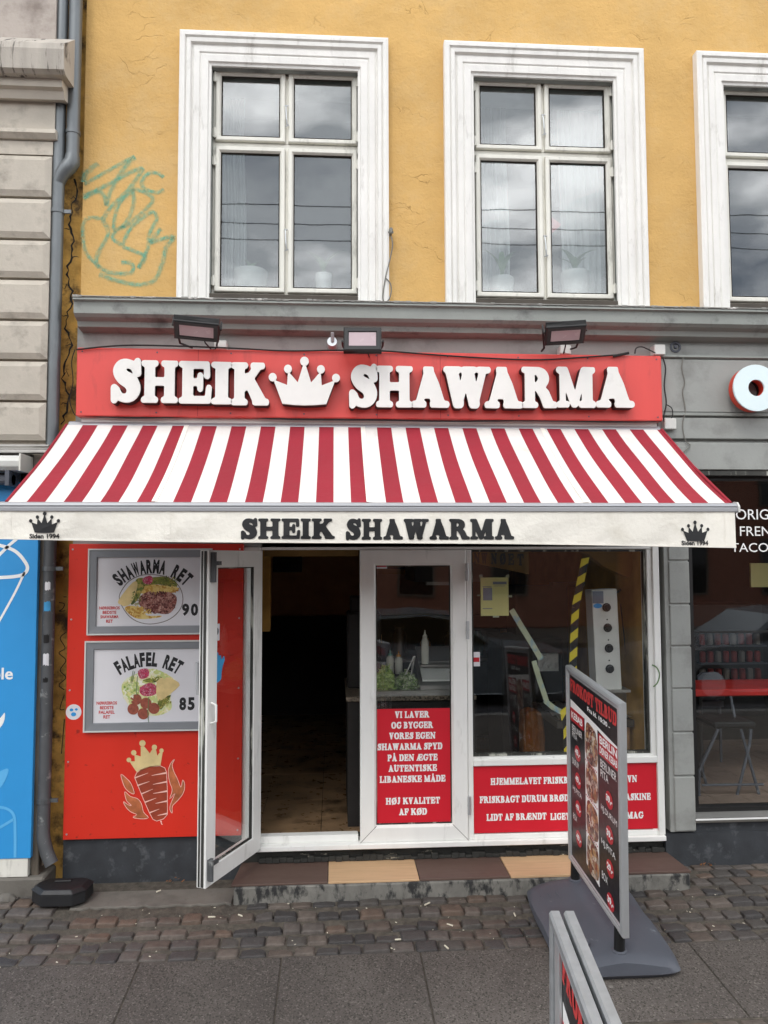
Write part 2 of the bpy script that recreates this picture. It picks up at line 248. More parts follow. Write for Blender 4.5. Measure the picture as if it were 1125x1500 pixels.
# ------------------------------------------------------------------ mesh builder and object helpers
ORI = {}
class MB:
    def __init__(s, M=None): s.v = []; s.f = []; s.M = M
    def add(s, vs, fs):
        b = len(s.v)
        for q in vs:
            q = Vector(q); s.v.append(s.M @ q if s.M else q)
        s.f += [tuple(b+i for i in f) for f in fs]; return s
    def box(s, x0, x1, y0, y1, z0, z1):
        return s.add([(x, y, z) for z in (z0, z1) for y in (y0, y1) for x in (x0, x1)], [(0, 2, 3, 1), (4, 5, 7, 6), (0, 1, 5, 4), (2, 6, 7, 3), (0, 4, 6, 2), (1, 3, 7, 5)])
    def prism(s, pts, y0, y1):                       # outline in X-Z, depth along Y
        n = len(pts); v = [(x, y0, z) for x, z in pts]+[(x, y1, z) for x, z in pts]
        return s.add(v, [tuple(range(n)), tuple(range(2*n-1, n-1, -1))]+[(i, i+n, (i+1) % n+n, (i+1) % n) for i in range(n)])
    def prismx(s, pts, x0, x1):                      # outline in Y-Z, length along X
        n = len(pts); v = [(x0, y, z) for y, z in pts]+[(x1, y, z) for y, z in pts]
        return s.add(v, [tuple(range(n)), tuple(range(2*n-1, n-1, -1))]+[(i, i+n, (i+1) % n+n, (i+1) % n) for i in range(n)])
    def prismz(s, pts, z0, z1):
        n = len(pts); v = [(x, y, z0) for x, y in pts]+[(x, y, z1) for x, y in pts]
        return s.add(v, [tuple(range(n)), tuple(range(2*n-1, n-1, -1))]+[(i, i+n, (i+1) % n+n, (i+1) % n) for i in range(n)])
    def flat(s, pts, y): return s.add([(x, y, z) for x, z in pts], [tuple(range(len(pts)))])
    def quad(s, *p): return s.add(p, [tuple(range(len(p)))])
    def tube(s, path, r, n=8, caps=True):
        path = [Vector(p) for p in path]; rr = r if isinstance(r, (list, tuple)) else [r]*len(path); rings = []
        t0 = None
        for i, p in enumerate(path):
            t = (path[min(i+1, len(path)-1)]-path[max(i-1, 0)]).normalized()
            if t0 is None: a = t.orthogonal().normalized()
            else: a = (a-t*a.dot(t)).normalized()
            t0 = t; b = t.cross(a); rings.append([p+(a*cos(2*pi*k/n)+b*sin(2*pi*k/n))*rr[i] for k in range(n)])
        v = [q for g in rings for q in g]; f = []
        for i in range(len(path)-1):
            for k in range(n): f.append((i*n+k, i*n+(k+1) % n, (i+1)*n+(k+1) % n, (i+1)*n+k))
        if caps: f += [tuple(range(n-1, -1, -1)), tuple((len(path)-1)*n+k for k in range(n))]
        return s.add(v, f)
    def lathe(s, prof, c, n=20):                     # prof (r, z) about a vertical axis
        v = [(c[0]+r*cos(2*pi*k/n), c[1]+r*sin(2*pi*k/n), c[2]+z) for r, z in prof for k in range(n)]; f = []
        for i in range(len(prof)-1):
            for k in range(n): f.append((i*n+k, i*n+(k+1) % n, (i+1)*n+(k+1) % n, (i+1)*n+k))
        f += [tuple(range(n-1, -1, -1)), tuple((len(prof)-1)*n+k for k in range(n))]
        return s.add(v, f)
    def frame(s, x0, x1, z0, z1, prof, closed=True): # prof: (inset, y) swept with mitred corners
        v = []; n = len(prof); f = []
        for ins, y in prof:
            b = z0+ins if closed else z0
            v += [(x0+ins, y, b), (x0+ins, y, z1-ins), (x1-ins, y, z1-ins), (x1-ins, y, b)]
        for i in range(n-1):
            for k in range(4 if closed else 3):
                f.append((i*4+k, i*4+(k+1) % 4, (i+1)*4+(k+1) % 4, (i+1)*4+k))
        return s.add(v, f)
    def ribbon(s, pts, w, y):                        # a brush line lying on a plane facing -Y
        pts = [Vector((p[0], 0, p[1])) for p in pts]; v = []; n = len(pts)
        for i, p in enumerate(pts):
            t = (pts[min(i+1, n-1)]-pts[max(i-1, 0)]).normalized(); q = Vector((-t.z, 0, t.x))
            ww = (w[i] if isinstance(w, list) else w)/2
            v += [(p.x+q.x*ww, y, p.z+q.z*ww), (p.x-q.x*ww, y, p.z-q.z*ww)]
        return s.add(v, [(2*i, 2*i+1, 2*i+3, 2*i+2) for i in range(n-1)])
    def build(s, name, m, parent=None, smooth=False, bevel=0, seg=1):
        if not s.v: return None
        o0 = ORI.get(parent.name, Vector()) if parent else Vector()
        me = bpy.data.meshes.new(name); me.from_pydata([tuple(q-o0) for q in s.v], [], s.f)
        bm = bmesh.new(); bm.from_mesh(me); bmesh.ops.recalc_face_normals(bm, faces=bm.faces)
        if bevel:
            ed = [e for e in bm.edges if len(e.link_faces) == 2 and e.calc_face_angle(0) > .5]
            bmesh.ops.bevel(bm, geom=ed, offset=bevel, segments=seg, affect='EDGES', clamp_overlap=True)
        if smooth:
            for f in bm.faces: f.smooth = True
            for e in bm.edges:
                if len(e.link_faces) == 2 and e.calc_face_angle(0) > .7: e.smooth = False
        bm.to_mesh(me); bm.free()
        if m is not None: me.materials.append(MT[m] if isinstance(m, str) else m)
        o = bpy.data.objects.new(name, me); COL.objects.link(o)
        if parent: o.parent = parent
        ORI[o.name] = o0
        return o
def tag(o, label=None, cat=None, group=None, kind=None):
    for k, v in (('label', label), ('category', cat), ('group', group), ('kind', kind)):
        if v: o[k] = v
    return o
def thing(name, label, cat, loc=(0, 0, 0), group=None, M=None):
    o = bpy.data.objects.new(name, None); o.empty_display_size = .1; COL.objects.link(o)
    o.location = loc; ORI[o.name] = Vector(loc)
    if M is not None: o.matrix_world = M; ORI[o.name] = Vector()
    return tag(o, label, cat, group)
def solo(mb, name, m, label, cat, loc=(0, 0, 0), group=None, **k):   # a thing that is one mesh, its origin at loc
    loc = Vector(loc); mb.v = [q-loc for q in mb.v]; o = mb.build(name, m, None, **k); o.location = loc
    ORI[o.name] = loc; return tag(o, label, cat, group)
def struct(mb, name, m, parent=None, **k):
    o = mb.build(name, m, parent, **k)
    if not parent: o['kind'] = 'structure'
    return o
def copy_tree(o, parent=None):
    c = o.copy(); COL.objects.link(c)
    if parent: c.parent = parent
    for ch in list(o.children): copy_tree(ch, c)
    return c
def smooth_pts(pts, k=6, closed=True):
    n = len(pts); r = []
    rng = range(n) if closed else range(n-1)
    for i in rng:
        g = (lambda j: pts[j % n]) if closed else (lambda j: pts[max(0, min(n-1, j))])
        p0, p1, p2, p3 = g(i-1), g(i), g(i+1), g(i+2)
        for q in range(k):
            t = q/k
            r.append(tuple(.5*((2*b)+(-a+c)*t+(2*a-5*b+4*c-d)*t*t+(-a+3*b-3*c+d)*t**3) for a, b, c, d in zip(p0, p1, p2, p3)))
    if not closed: r.append(tuple(pts[-1]))
    return r
def PX(pts, Y): return [P(x, y, Y) for x, y in pts]

# ------------------------------------------------------------------ lettering: a soft heavy slab alphabet drawn here, and the plain built-in one
ST = 23
def _stem(x, w=ST, top=True, bot=True, ov=9.5, h=100):
    r = [('r', x, 0, x+w, h)]
    if top: r.append(('r', x-ov, h-11, x+w+ov, h))
    if bot: r.append(('r', x-ov, 0, x+w+ov, 11))
    return r
BOWL = lambda x, y0, y1, t, w: [('s', [(x, y1-7, 12), (x+t*.45, y1-8, 15), (x+t*.85, y1-16, 23), (x+t, (y0+y1)/2, w), (x+t*.85, y0+16, 23), (x+t*.45, y0+8, 15), (x, y0+7, 12)])]
_A = [('s', [(16, 6, 13), (40, 88, 15)]), ('s', [(42, 88, 20), (52, 55, 28), (66, 8, 29)]), ('r', 24, 24, 62, 37), ('r', 0, 0, 33, 13), ('r', 47, 0, 92, 13), ('r', 30, 86, 52, 102)]
_E = _stem(8)+[('r', 20, 86, 74, 100), ('s', [(69, 96, 9), (70, 66, 11)]), ('r', 20, 44, 52, 57), ('s', [(52, 34, 10), (52, 67, 10)]), ('r', 20, 0, 78, 14), ('s', [(72, 4, 10), (75, 37, 10)])]
_O = [('s', [(48, 92, 16), (24, 82, 23), (15, 50, 30), (24, 18, 23), (48, 8, 16), (72, 18, 23), (81, 50, 30), (72, 82, 23), (48, 92, 16)])]
_D = _stem(8)+BOWL(22, 0, 100, 50, 29)
GL = {
 'I': (43, _stem(8)), 'H': (98, _stem(8)+_stem(63)+[('r', 20, 43, 78, 58)]), 'E': (80, _E),
 'F': (74, [q for q in _E if not (q[0] == 'r' and q[1:] == (20, 0, 78, 14)) and not (q[0] == 's' and q[1][0] == (72, 4, 10))]),
 'L': (78, _stem(8)+[('r', 20, 0, 76, 14), ('s', [(70, 4, 10), (73, 40, 10)])]),
 'K': (97, _stem(8)+[('s', [(32, 42, 15), (70, 92, 16)]), ('s', [(44, 62, 24), (76, 8, 30)]), ('r', 53, 88, 88, 100), ('r', 58, 0, 100, 12)]),
 'S': (74, [('s', [(61, 74, 13), (55, 85, 15), (40, 91, 17), (26, 87, 22), (20, 73, 26), (30, 58, 30), (48, 47, 32), (56, 30, 29), (50, 14, 22), (36, 8, 16), (20, 13, 14), (13, 28, 13)]), ('s', [(65, 97, 11), (66, 68, 12)]), ('s', [(8, 3, 11), (8, 33, 12)])]),
 'A': (92, _A), 'Å': (92, [p if p[0] == 'r' else p for p in _A]+[('s', [(41, 106, 7), (31, 114, 7), (41, 122, 7), (51, 114, 7), (41, 106, 7)])]),
 'W': (122, [('s', [(20, 92, 28), (37, 10, 24)]), ('s', [(38, 8, 14), (60, 88, 15)]), ('s', [(62, 92, 27), (79, 10, 24)]), ('s', [(80, 8, 14), (103, 92, 13)]), ('r', 1, 88, 44, 100), ('r', 48, 88, 84, 100), ('r', 88, 88, 121, 100)]),
 'V': (88, [('s', [(22, 92, 29), (42, 8, 25)]), ('s', [(44, 6, 14), (68, 92, 13)]), ('r', 1, 88, 44, 100), ('r', 52, 88, 87, 100)]),
 'R': (95, _stem(8)+BOWL(24, 45, 100, 36, 26)+[('s', [(46, 50, 20), (62, 32, 25), (72, 8, 26)]), ('r', 62, 0, 96, 12)]),
 'P': (78, _stem(8)+BOWL(24, 42, 100, 38, 27)), 'B': (84, _stem(8)+BOWL(24, 50, 100, 32, 25)+BOWL(24, 0, 57, 38, 28)), 'D': (88, _D),
 'M': (116, [('r', 10, 0, 22, 98), ('s', [(20, 90, 24), (52, 10, 20)]), ('s', [(54, 8, 13), (82, 92, 16)]), ('r', 78, 0, 105, 100), ('r', 0, 88, 30, 100), ('r', 0, 0, 34, 12), ('r', 68, 0, 115, 13), ('r', 78, 88, 114, 100)]),
 'N': (100, [('r', 12, 0, 24, 98), ('s', [(20, 90, 26), (78, 12, 26)]), ('r', 76, 6, 88, 98), ('r', 0, 88, 32, 100), ('r', 0, 0, 36, 12), ('r', 64, 88, 100, 100)]),
 'O': (96, _O), 'Ø': (96, _O+[('s', [(14, -2, 10), (82, 102, 10)])]), 'T': (84, _stem(28, top=False)+[('r', 4, 87, 80, 100), ('s', [(8, 94, 10), (8, 66, 10)]), ('s', [(76, 94, 10), (76, 66, 10)])]),
 'G': (96, [('s', [(78, 74, 13), (68, 86, 16), (48, 92, 17), (25, 82, 23), (15, 50, 30), (25, 18, 23), (48, 8, 17), (70, 14, 18), (78, 34, 22)]), ('r', 58, 36, 96, 49), ('s', [(82, 97, 10), (82, 68, 11)])]),
 'Y': (90, [('s', [(18, 92, 27), (42, 48, 26)]), ('s', [(48, 48, 14), (72, 92, 14)]), ('r', 31, 0, 58, 50), ('r', 22, 0, 68, 13), ('r', 0, 88, 40, 100), ('r', 54, 88, 90, 100)]),
 'U': (94, [('s', [(22, 96, 27), (22, 34, 27), (34, 12, 20), (50, 8, 15), (68, 18, 13), (74, 38, 12), (74, 96, 12)]), ('r', 0, 88, 44, 100), ('r', 58, 88, 92, 100)]),
 'J': (64, [('s', [(38, 96, 27), (38, 32, 27), (28, 10, 18), (12, 16, 13)]), ('r', 16, 88, 60, 100)]),
 'Æ': (122, [('s', [(14, 6, 13), (50, 90, 15)]), ('r', 28, 24, 60, 36)]+[tuple([q[0]]+[q[1]+40, q[2], q[3]+40, q[4]]) if q[0] == 'r' else ('s', [(a+40, b, c) for a, b, c in q[1]]) for q in _E]+[('r', 0, 0, 30, 12)]),
}
_gc = {}
def glyph(ch, tol=.4):
    if (ch, tol) in _gc: return _gc[ch, tol]
    w, prims = GL[ch]; pad = 14
    X, Y = np.meshgrid(np.arange(-pad, w+pad), np.arange(-pad, 134.0)); sd = np.full(X.shape, 99.0)
    for p in prims:
        if p[0] == 'r':
            cx, cy, hx, hy = (p[1]+p[3])/2, (p[2]+p[4])/2, abs(p[3]-p[1])/2, abs(p[4]-p[2])/2; r = min(4.5, hx, hy)
            qx, qy = np.abs(X-cx)-hx+r, np.abs(Y-cy)-hy+r
            d = np.hypot(np.maximum(qx, 0), np.maximum(qy, 0))+np.minimum(np.maximum(qx, qy), 0)-r; sd = np.minimum(sd, d)
        else:
            pts = p[1]; pts = smooth_pts(pts, 5, False) if len(pts) > 3 else pts
            for (ax, ay, aw), (bx, by, bw) in zip(pts, pts[1:]):
                dx, dy = bx-ax, by-ay; t = np.clip(((X-ax)*dx+(Y-ay)*dy)/(dx*dx+dy*dy+1e-9), 0, 1)
                sd = np.minimum(sd, np.hypot(X-ax-t*dx, Y-ay-t*dy)-(aw+(bw-aw)*t)/2)
    sd = sd-2.2
    if ch not in 'SOGÅØJU': sd = np.maximum(sd, np.maximum(-Y-1.5, Y-101.5))
    f = np.clip(.5-sd, 0, 1)
    for _ in range(2):
        for ax in (0, 1):
            f = sum(np.roll(f, k, ax) for k in (-2, -1, 0, 1, 2))/5
    f = f-.47
    H, Wd = f.shape; pos = f > 0; cells = pos[:-1, :-1].astype(int)+pos[:-1, 1:]*2+pos[1:, 1:]*4+pos[1:, :-1]*8
    tab = {1: [(3, 0)], 2: [(0, 1)], 3: [(3, 1)], 4: [(1, 2)], 5: [(3, 2), (1, 0)], 6: [(0, 2)], 7: [(3, 2)], 8: [(2, 3)], 9: [(2, 0)], 10: [(0, 3), (2, 1)], 11: [(2, 1)], 12: [(1, 3)], 13: [(1, 0)], 14: [(0, 3)]}
    def key(i, j, e): return {0: ('h', i, j), 1: ('v', i, j+1), 2: ('h', i+1, j), 3: ('v', i, j)}[e]
    def pt(k):
        t, i, j = k
        if t == 'h': a, b = f[i, j], f[i, j+1]; return (j-a/(b-a)-pad if 0 else j+a/(a-b)-pad, i-pad)
        a, b = f[i, j], f[i+1, j]; return (j-pad, i+a/(a-b)-pad)
    nx = {}
    for i, j in zip(*np.where((cells > 0) & (cells < 15))):
        for a, b in tab[int(cells[i, j])]: nx[key(i, j, a)] = key(i, j, b)
    outl = []
    while nx:
        k0, k = nx.popitem(); loop = [pt(k0)]
        while k in nx: loop.append(pt(k)); k = nx.pop(k)
        loop = loop[::1]
        def dp(a, b, L_):
            if b-a < 2: return []
            x0, y0 = L_[a]; x1, y1 = L_[b]; n_ = math.hypot(x1-x0, y1-y0)+1e-9; bd, bi = 0, a
            for q in range(a+1, b):
                d_ = abs((x1-x0)*(L_[q][1]-y0)-(y1-y0)*(L_[q][0]-x0))/n_ if n_ > 1e-6 else math.hypot(L_[q][0]-x0, L_[q][1]-y0)
                if d_ > bd: bd, bi = d_, q
            return dp(a, bi, L_)+[bi]+dp(bi, b, L_) if bd > tol else []
        h = len(loop)//2
        if len(loop) > 8:
            loop = [loop[q] for q in [0]+dp(0, h, loop)+[h]+dp(h, len(loop)-1, loop)]
            outl.append(loop)
    _gc[ch, tol] = (w, outl); return _gc[ch, tol]
def curve_mesh(loops, ext, bev=0):
    """loops already at final size in X-Y; returns verts, faces (z is thickness)"""
    cu = bpy.data.curves.new('c', 'CURVE'); cu.dimensions = '2D'; cu.fill_mode = 'BOTH'; cu.extrude = ext; cu.bevel_depth = bev; cu.bevel_resolution = 1
    if ext == 0: cu.fill_mode = 'FRONT'
    for lp in loops:
        sp = cu.splines.new('POLY'); sp.points.add(len(lp)-1)
        sp.points.foreach_set('co', [c for x, y in lp for c in (x, y, 0, 1)]); sp.use_cyclic_u = True
    o = bpy.data.objects.new('c', cu); me = bpy.data.meshes.new_from_object(o)
    v = [tuple(q.co) for q in me.vertices]; f = [tuple(p.vertices) for p in me.polygons]
    bpy.data.objects.remove(o); bpy.data.curves.remove(cu); bpy.data.meshes.remove(me); return v, f
def slab_text(mb, text, x0, x1, z0, z1, y, ext=0, bev=0, track=2, tol=.4, place=None):
    """fits the words between x0..x1 with capitals from z0 to z1, on the plane y, facing -Y"""
    loops = []; x = 0; groups = []
    for ch in text:
        if ch == ' ': x += 38; continue
        w, ls = glyph(ch, tol); groups.append([[(a+x, b) for a, b in l] for l in ls]); loops += groups[-1]; x += w+track+3
    xs = [a for l in loops for a, b in l]; a0, a1 = min(xs), max(xs); sx, sz = (x1-x0)/(a1-a0), (z1-z0)/100
    g = place or (lambda q: (q[0], y-q[2], q[1]))
    for k_, lg in enumerate(groups):
        v, f = curve_mesh([[(x0+(a-a0)*sx, z0+b*sz) for a, b in l] for l in lg], ext, bev)
        mb.add([g((q[0], q[1], q[2]+.00015*(k_ % 2))) for q in v], f)
    return mb
_fc = {}
def sans(text, bold=.02):
    if (text, bold) in _fc: return _fc[text, bold]
    c = bpy.data.curves.new('t', 'FONT'); c.body = text; c.size = 1; c.offset = bold; c.fill_mode = 'FRONT'; c.resolution_u = 3
    o = bpy.data.objects.new('t', c); me = bpy.data.meshes.new_from_object(o)
    v = [tuple(q.co) for q in me.vertices]; f = [tuple(p.vertices) for p in me.polygons]
    bpy.data.objects.remove(o); bpy.data.curves.remove(c); bpy.data.meshes.remove(me); _fc[text, bold] = (v, f); return v, f
def sans_text(mb, text, x0, x1, z0, z1, y, bold=.02, place=None):
    v, f = sans(text, bold)
    if not v: return mb
    xs = [q[0] for q in v]; zs = [q[1] for q in v]; a, b, c, d = min(xs), max(xs), min(zs), max(zs)
    g = place or (lambda u, w: (u, y, w))
    return mb.add([g(x0+(q[0]-a)/(b-a)*(x1-x0), z0+(q[1]-c)/(d-c)*(z1-z0)) for q in v], f)
def crown_outline():
    """five-pointed crown with balls, unit box: x -1..1, z 0..1.37"""
    return [(-.66, 0), (-.35, -.03), (0, -.045), (.35, -.03), (.66, 0), (.93, .72), (.52, .56), (.49, .98), (.2, .64), (.03, 1.2), (-.03, 1.2), (-.2, .64), (-.49, .98), (-.52, .56), (-.93, .72)], [(-.96, .8, .1), (-.5, 1.06, .1), (0, 1.3, .11), (.5, 1.06, .1), (.96, .8, .1)]
def crown(mb, x0, x1, z0, z1, y, ext=0, bev=0):
    o, balls = crown_outline(); cx, s = (x0+x1)/2, (x1-x0)/2.12; t = (z1-z0)/1.41
    loops = [[(cx+a*s, z0+b*t) for a, b in o]]
    v, f = curve_mesh(loops, ext, bev); mb.add([(q[0], y-q[2], q[1]) for q in v], f)
    for a, b, r in balls:
        lp = [(cx+(a+r*1.15*cos(2*pi*k/18))*s, z0+(b+r*1.25*sin(2*pi*k/18))*t) for k in range(18)]
        v, f = curve_mesh([lp], ext, bev); mb.add([(q[0], y-q[2]-.0006, q[1]) for q in v], f)
    return mb
#==PART2==
# ================================================================== SETTING: ground, road
def sheet(name, m, x0, x1, y0, y1, zf, parent=None):
    return struct(MB().quad((x0, y0, zf(y0)), (x1, y0, zf(y0)), (x1, y1, zf(y1)), (x0, y1, zf(y1))), name, m, parent)
sheet('ground', 'ledge', -250, 250, -300, 300, lambda y: -.62)
b = MB(); yy_ = [-6, -1, -.6, -.55, -.5, -.45, -.4, -.35, -.3, -.25, .4]
for ya, yb in zip(yy_, yy_[1:]): b.quad((-40, ya, gz(ya)-.0065), (40, ya, gz(ya)-.0065), (40, yb, gz(yb)-.0065), (-40, yb, gz(yb)-.0065))
pave = struct(b, 'pavement', 'joint')
sheet('outer_pavement', 'slab', -40, 40, -6, -1.66, lambda y: gz(y)-.002)
struct(MB().box(-40, 40, -6.15, -6.0, -.6, gz(-6)), 'kerb', 'kerb', bevel=.01)
sheet('road', 'asphalt', -60, 60, -15, -6.15, lambda y: -.36)
struct(MB().box(-60, 60, -19, -15, -.6, -.23), 'opposite_pavement', 'slab')

# cobblestones: ten shapes, each stone its own object
def cobble_mesh(i):
    random.seed(100+i); n = 7; v = []; f = []
    for r in range(n):
        for c in range(n):
            u, w = c/(n-1)*2-1, r/(n-1)*2-1
            k = 1-.05*(abs(u)*abs(w))**3
            e_ = max(abs(u), abs(w)) > .95; h = -.0015*(u*u+w*w)-.0042*e_+random.uniform(-.0014, .0014)
            if not e_: u *= 1.24; w *= 1.24
            v.append((u*k*.5+random.uniform(-.016, .016), w*k*.5+random.uniform(-.016, .016), h))
    for r in range(n-1):
        for c in range(n-1): f.append((r*n+c, r*n+c+1, (r+1)*n+c+1, (r+1)*n+c))
    ring = [c for c in range(n)]+[r*n+n-1 for r in range(1, n)]+[(n-1)*n+c for c in range(n-2, -1, -1)]+[r*n for r in range(n-2, 0, -1)]
    b0 = len(v)
    for q in ring: v.append((v[q][0]*1.03, v[q][1]*1.03, -.06))
    for a in range(len(ring)): f.append((ring[a], b0+a, b0+(a+1) % len(ring), ring[(a+1) % len(ring)]))
    me = bpy.data.meshes.new('cobblestone'); me.from_pydata(v, [], f); me.materials.append(MT['cobble'])
    bm = bmesh.new(); bm.from_mesh(me); bmesh.ops.recalc_face_normals(bm, faces=bm.faces)
    for fa in bm.faces: fa.smooth = True
    bm.to_mesh(me); bm.free(); return me
CM = [cobble_mesh(i) for i in range(10)]
random.seed(11); nst = 0
def stone(x, y, w, d, rz=0, dz=0):
    global nst
    o = bpy.data.objects.new('cobblestone', random.choice(CM)); COL.objects.link(o); o.parent = pave
    o.location = (x, y, gz(y)+dz+random.uniform(-.005, .004)); o.scale = (w, d, 1)
    o.rotation_euler = (.055+random.uniform(-.03, .03), random.uniform(-.035, .035), rz+random.uniform(-.04, .04)+random.choice((0, pi)))
    nst += 1
DR = .0905
for j in range(9):
    yc = -.70+DR*(j+.5); x = -1.78+random.uniform(0, .06)
    while x < 2.5:
        w = random.uniform(.088, .132); xc = x+w/2
        lim = -.26 if -1.36 < xc < 1.96 else (.03 if xc > 1.96 else -.06)
        if -.5 > xc > -1.36: lim = -.29
        if yc+DR/2 < lim+.03: stone(xc, yc+random.uniform(-.004, .004), w-.002, DR-random.uniform(.001, .004), .05 if xc > 1.6 else -.03*(xc < -1), 0)
        x += w
for j in range(3):
    x = .95+random.uniform(0, .05)
    while x < 2.0 and nst < 299:
        w = random.uniform(.09, .13); stone(x+w/2, -1.31-.1*j, w-.006, .094); x += w
# slabs
rd = random.Random(4)
for i, x in enumerate(np.arange(-.885-.64*2, 2.9, .6425)):
    for (ya, yb) in ((-1.252, -.7065), (-1.66, -1.262)):
        if yb < -1.26 and x > .5: continue
        z = rd.uniform(-.002, .002)
        b = MB(); x0, x1 = x+.003, x+.6385
        b.add([(x0, ya, gz(ya)+z-.05), (x1, ya, gz(ya)+z-.05), (x1, yb, gz(yb)+z-.05), (x0, yb, gz(yb)+z-.05), (x0, ya, gz(ya)+z), (x1, ya, gz(ya)+z), (x1, yb, gz(yb)+z), (x0, yb, gz(yb)+z)],
              [(0, 3, 2, 1), (4, 5, 6, 7), (0, 1, 5, 4), (1, 2, 6, 5), (2, 3, 7, 6), (3, 0, 4, 7)])
        b.build('paving_slab', 'slab', pave, bevel=.003)

# concrete ledge along the left plinth, step with tiles
XS0, XS1 = P(352, 1262)[0], P(978, 1247)[0]
lx0, lx1 = P(128, 1287)[0], XS0-.01
b = MB(); n = 24; pts = [(lx0+(lx1-lx0)*i/n, -.285+random.uniform(-.014, .014)) for i in range(n+1)]
b.prismz([(lx0, .02)]+pts+[(lx1, .02)], .03, .138); struct(b, 'ledge', 'ledge', bevel=.004)
b = MB(); n = 40; pts = [(XS0+(XS1-XS0)*i/n, -.285+random.uniform(-.006, .006)) for i in range(n+1)]
b.prismz([(XS0, .1)]+pts+[(XS1, .1)], .0, .212); step = struct(b, 'step', 'step', bevel=.006)
tb = [P(q, 1260)[0] for q in (354, 481, 607, 732, 857, 976)]
for i in range(5):
    x0, x1 = tb[i]+.002, tb[i+1]-.002; b = MB()
    b.prismz([(x0, .06), (x0-.004*(i == 0)*6, -.272), (x1+(.02 if i == 4 else 0), -.272), (x1, .06)], .2125, .2225+.0005*i)
    b.build('floor_tile', 'tiledk' if i % 2 == 0 else 'tilelt', step, bevel=.0015)

# ================================================================== YELLOW HOUSE
house = thing('shop_building', 'ochre yellow rendered house with white window surrounds above a grey ground floor shopfront', 'building', (0, 0, 0))
zc = P(600, 443, -.17)[1]
def wall_holes(x0, x1, z0, z1, holes, y, depth, name, m, parent):
    xs = sorted({x0, x1, *[h[0] for h in holes], *[h[1] for h in holes]}); zs = sorted({z0, z1, *[h[2] for h in holes], *[h[3] for h in holes]}); b = MB()
    for xa, xb in zip(xs, xs[1:]):
        for za, zb in zip(zs, zs[1:]):
            cx, cz = (xa+xb)/2, (za+zb)/2
            if any(h[0] < cx < h[1] and h[2] < cz < h[3] for h in holes): continue
            b.quad((xa, y, za), (xb, y, za), (xb, y, zb), (xa, y, zb)); b.quad((xa, y+depth, za), (xa, y+depth, zb), (xb, y+depth, zb), (xb, y+depth, za))
    for h in holes: MB().frame(h[0], h[1], h[2], h[3], [(0, y-.004), (0, y+depth)]).build('reveal', 'greytrim', parent)
    b.frame(x0, x1, z0, z1, [(0, y), (0, y+depth)]); o = b.build(name, m, parent); return o
XL = P(121, 300)[0]
w1 = R(260.5, 48.5, 569.5, 437, -.055); ww = w1[1]-w1[0]
wx = [w1[0], P(652.3, 250, -.055)[0], P(1025.6, 250, -.055)[0]]; wx.append(2*wx[2]-wx[1])
op1 = (P(308, 270, -.02)[0], P(528, 270, -.02)[0], P(418, 434, .05)[1], P(418, 104, .055)[1]+.02); OI = (op1[0]-w1[0], ww-(w1[1]-op1[1])); OZ0, OZ1 = op1[2], op1[3]+.0
SZ1 = w1[3]
HT = P(418, 100, -.02)[1]
holes = [(x+OI[0], x+OI[1], zc-.08, HT) for x in wx]
wall_holes(XL, 6.2, zc-.1, 7.2, holes, 0, .3, 'wall', 'stucco', house)
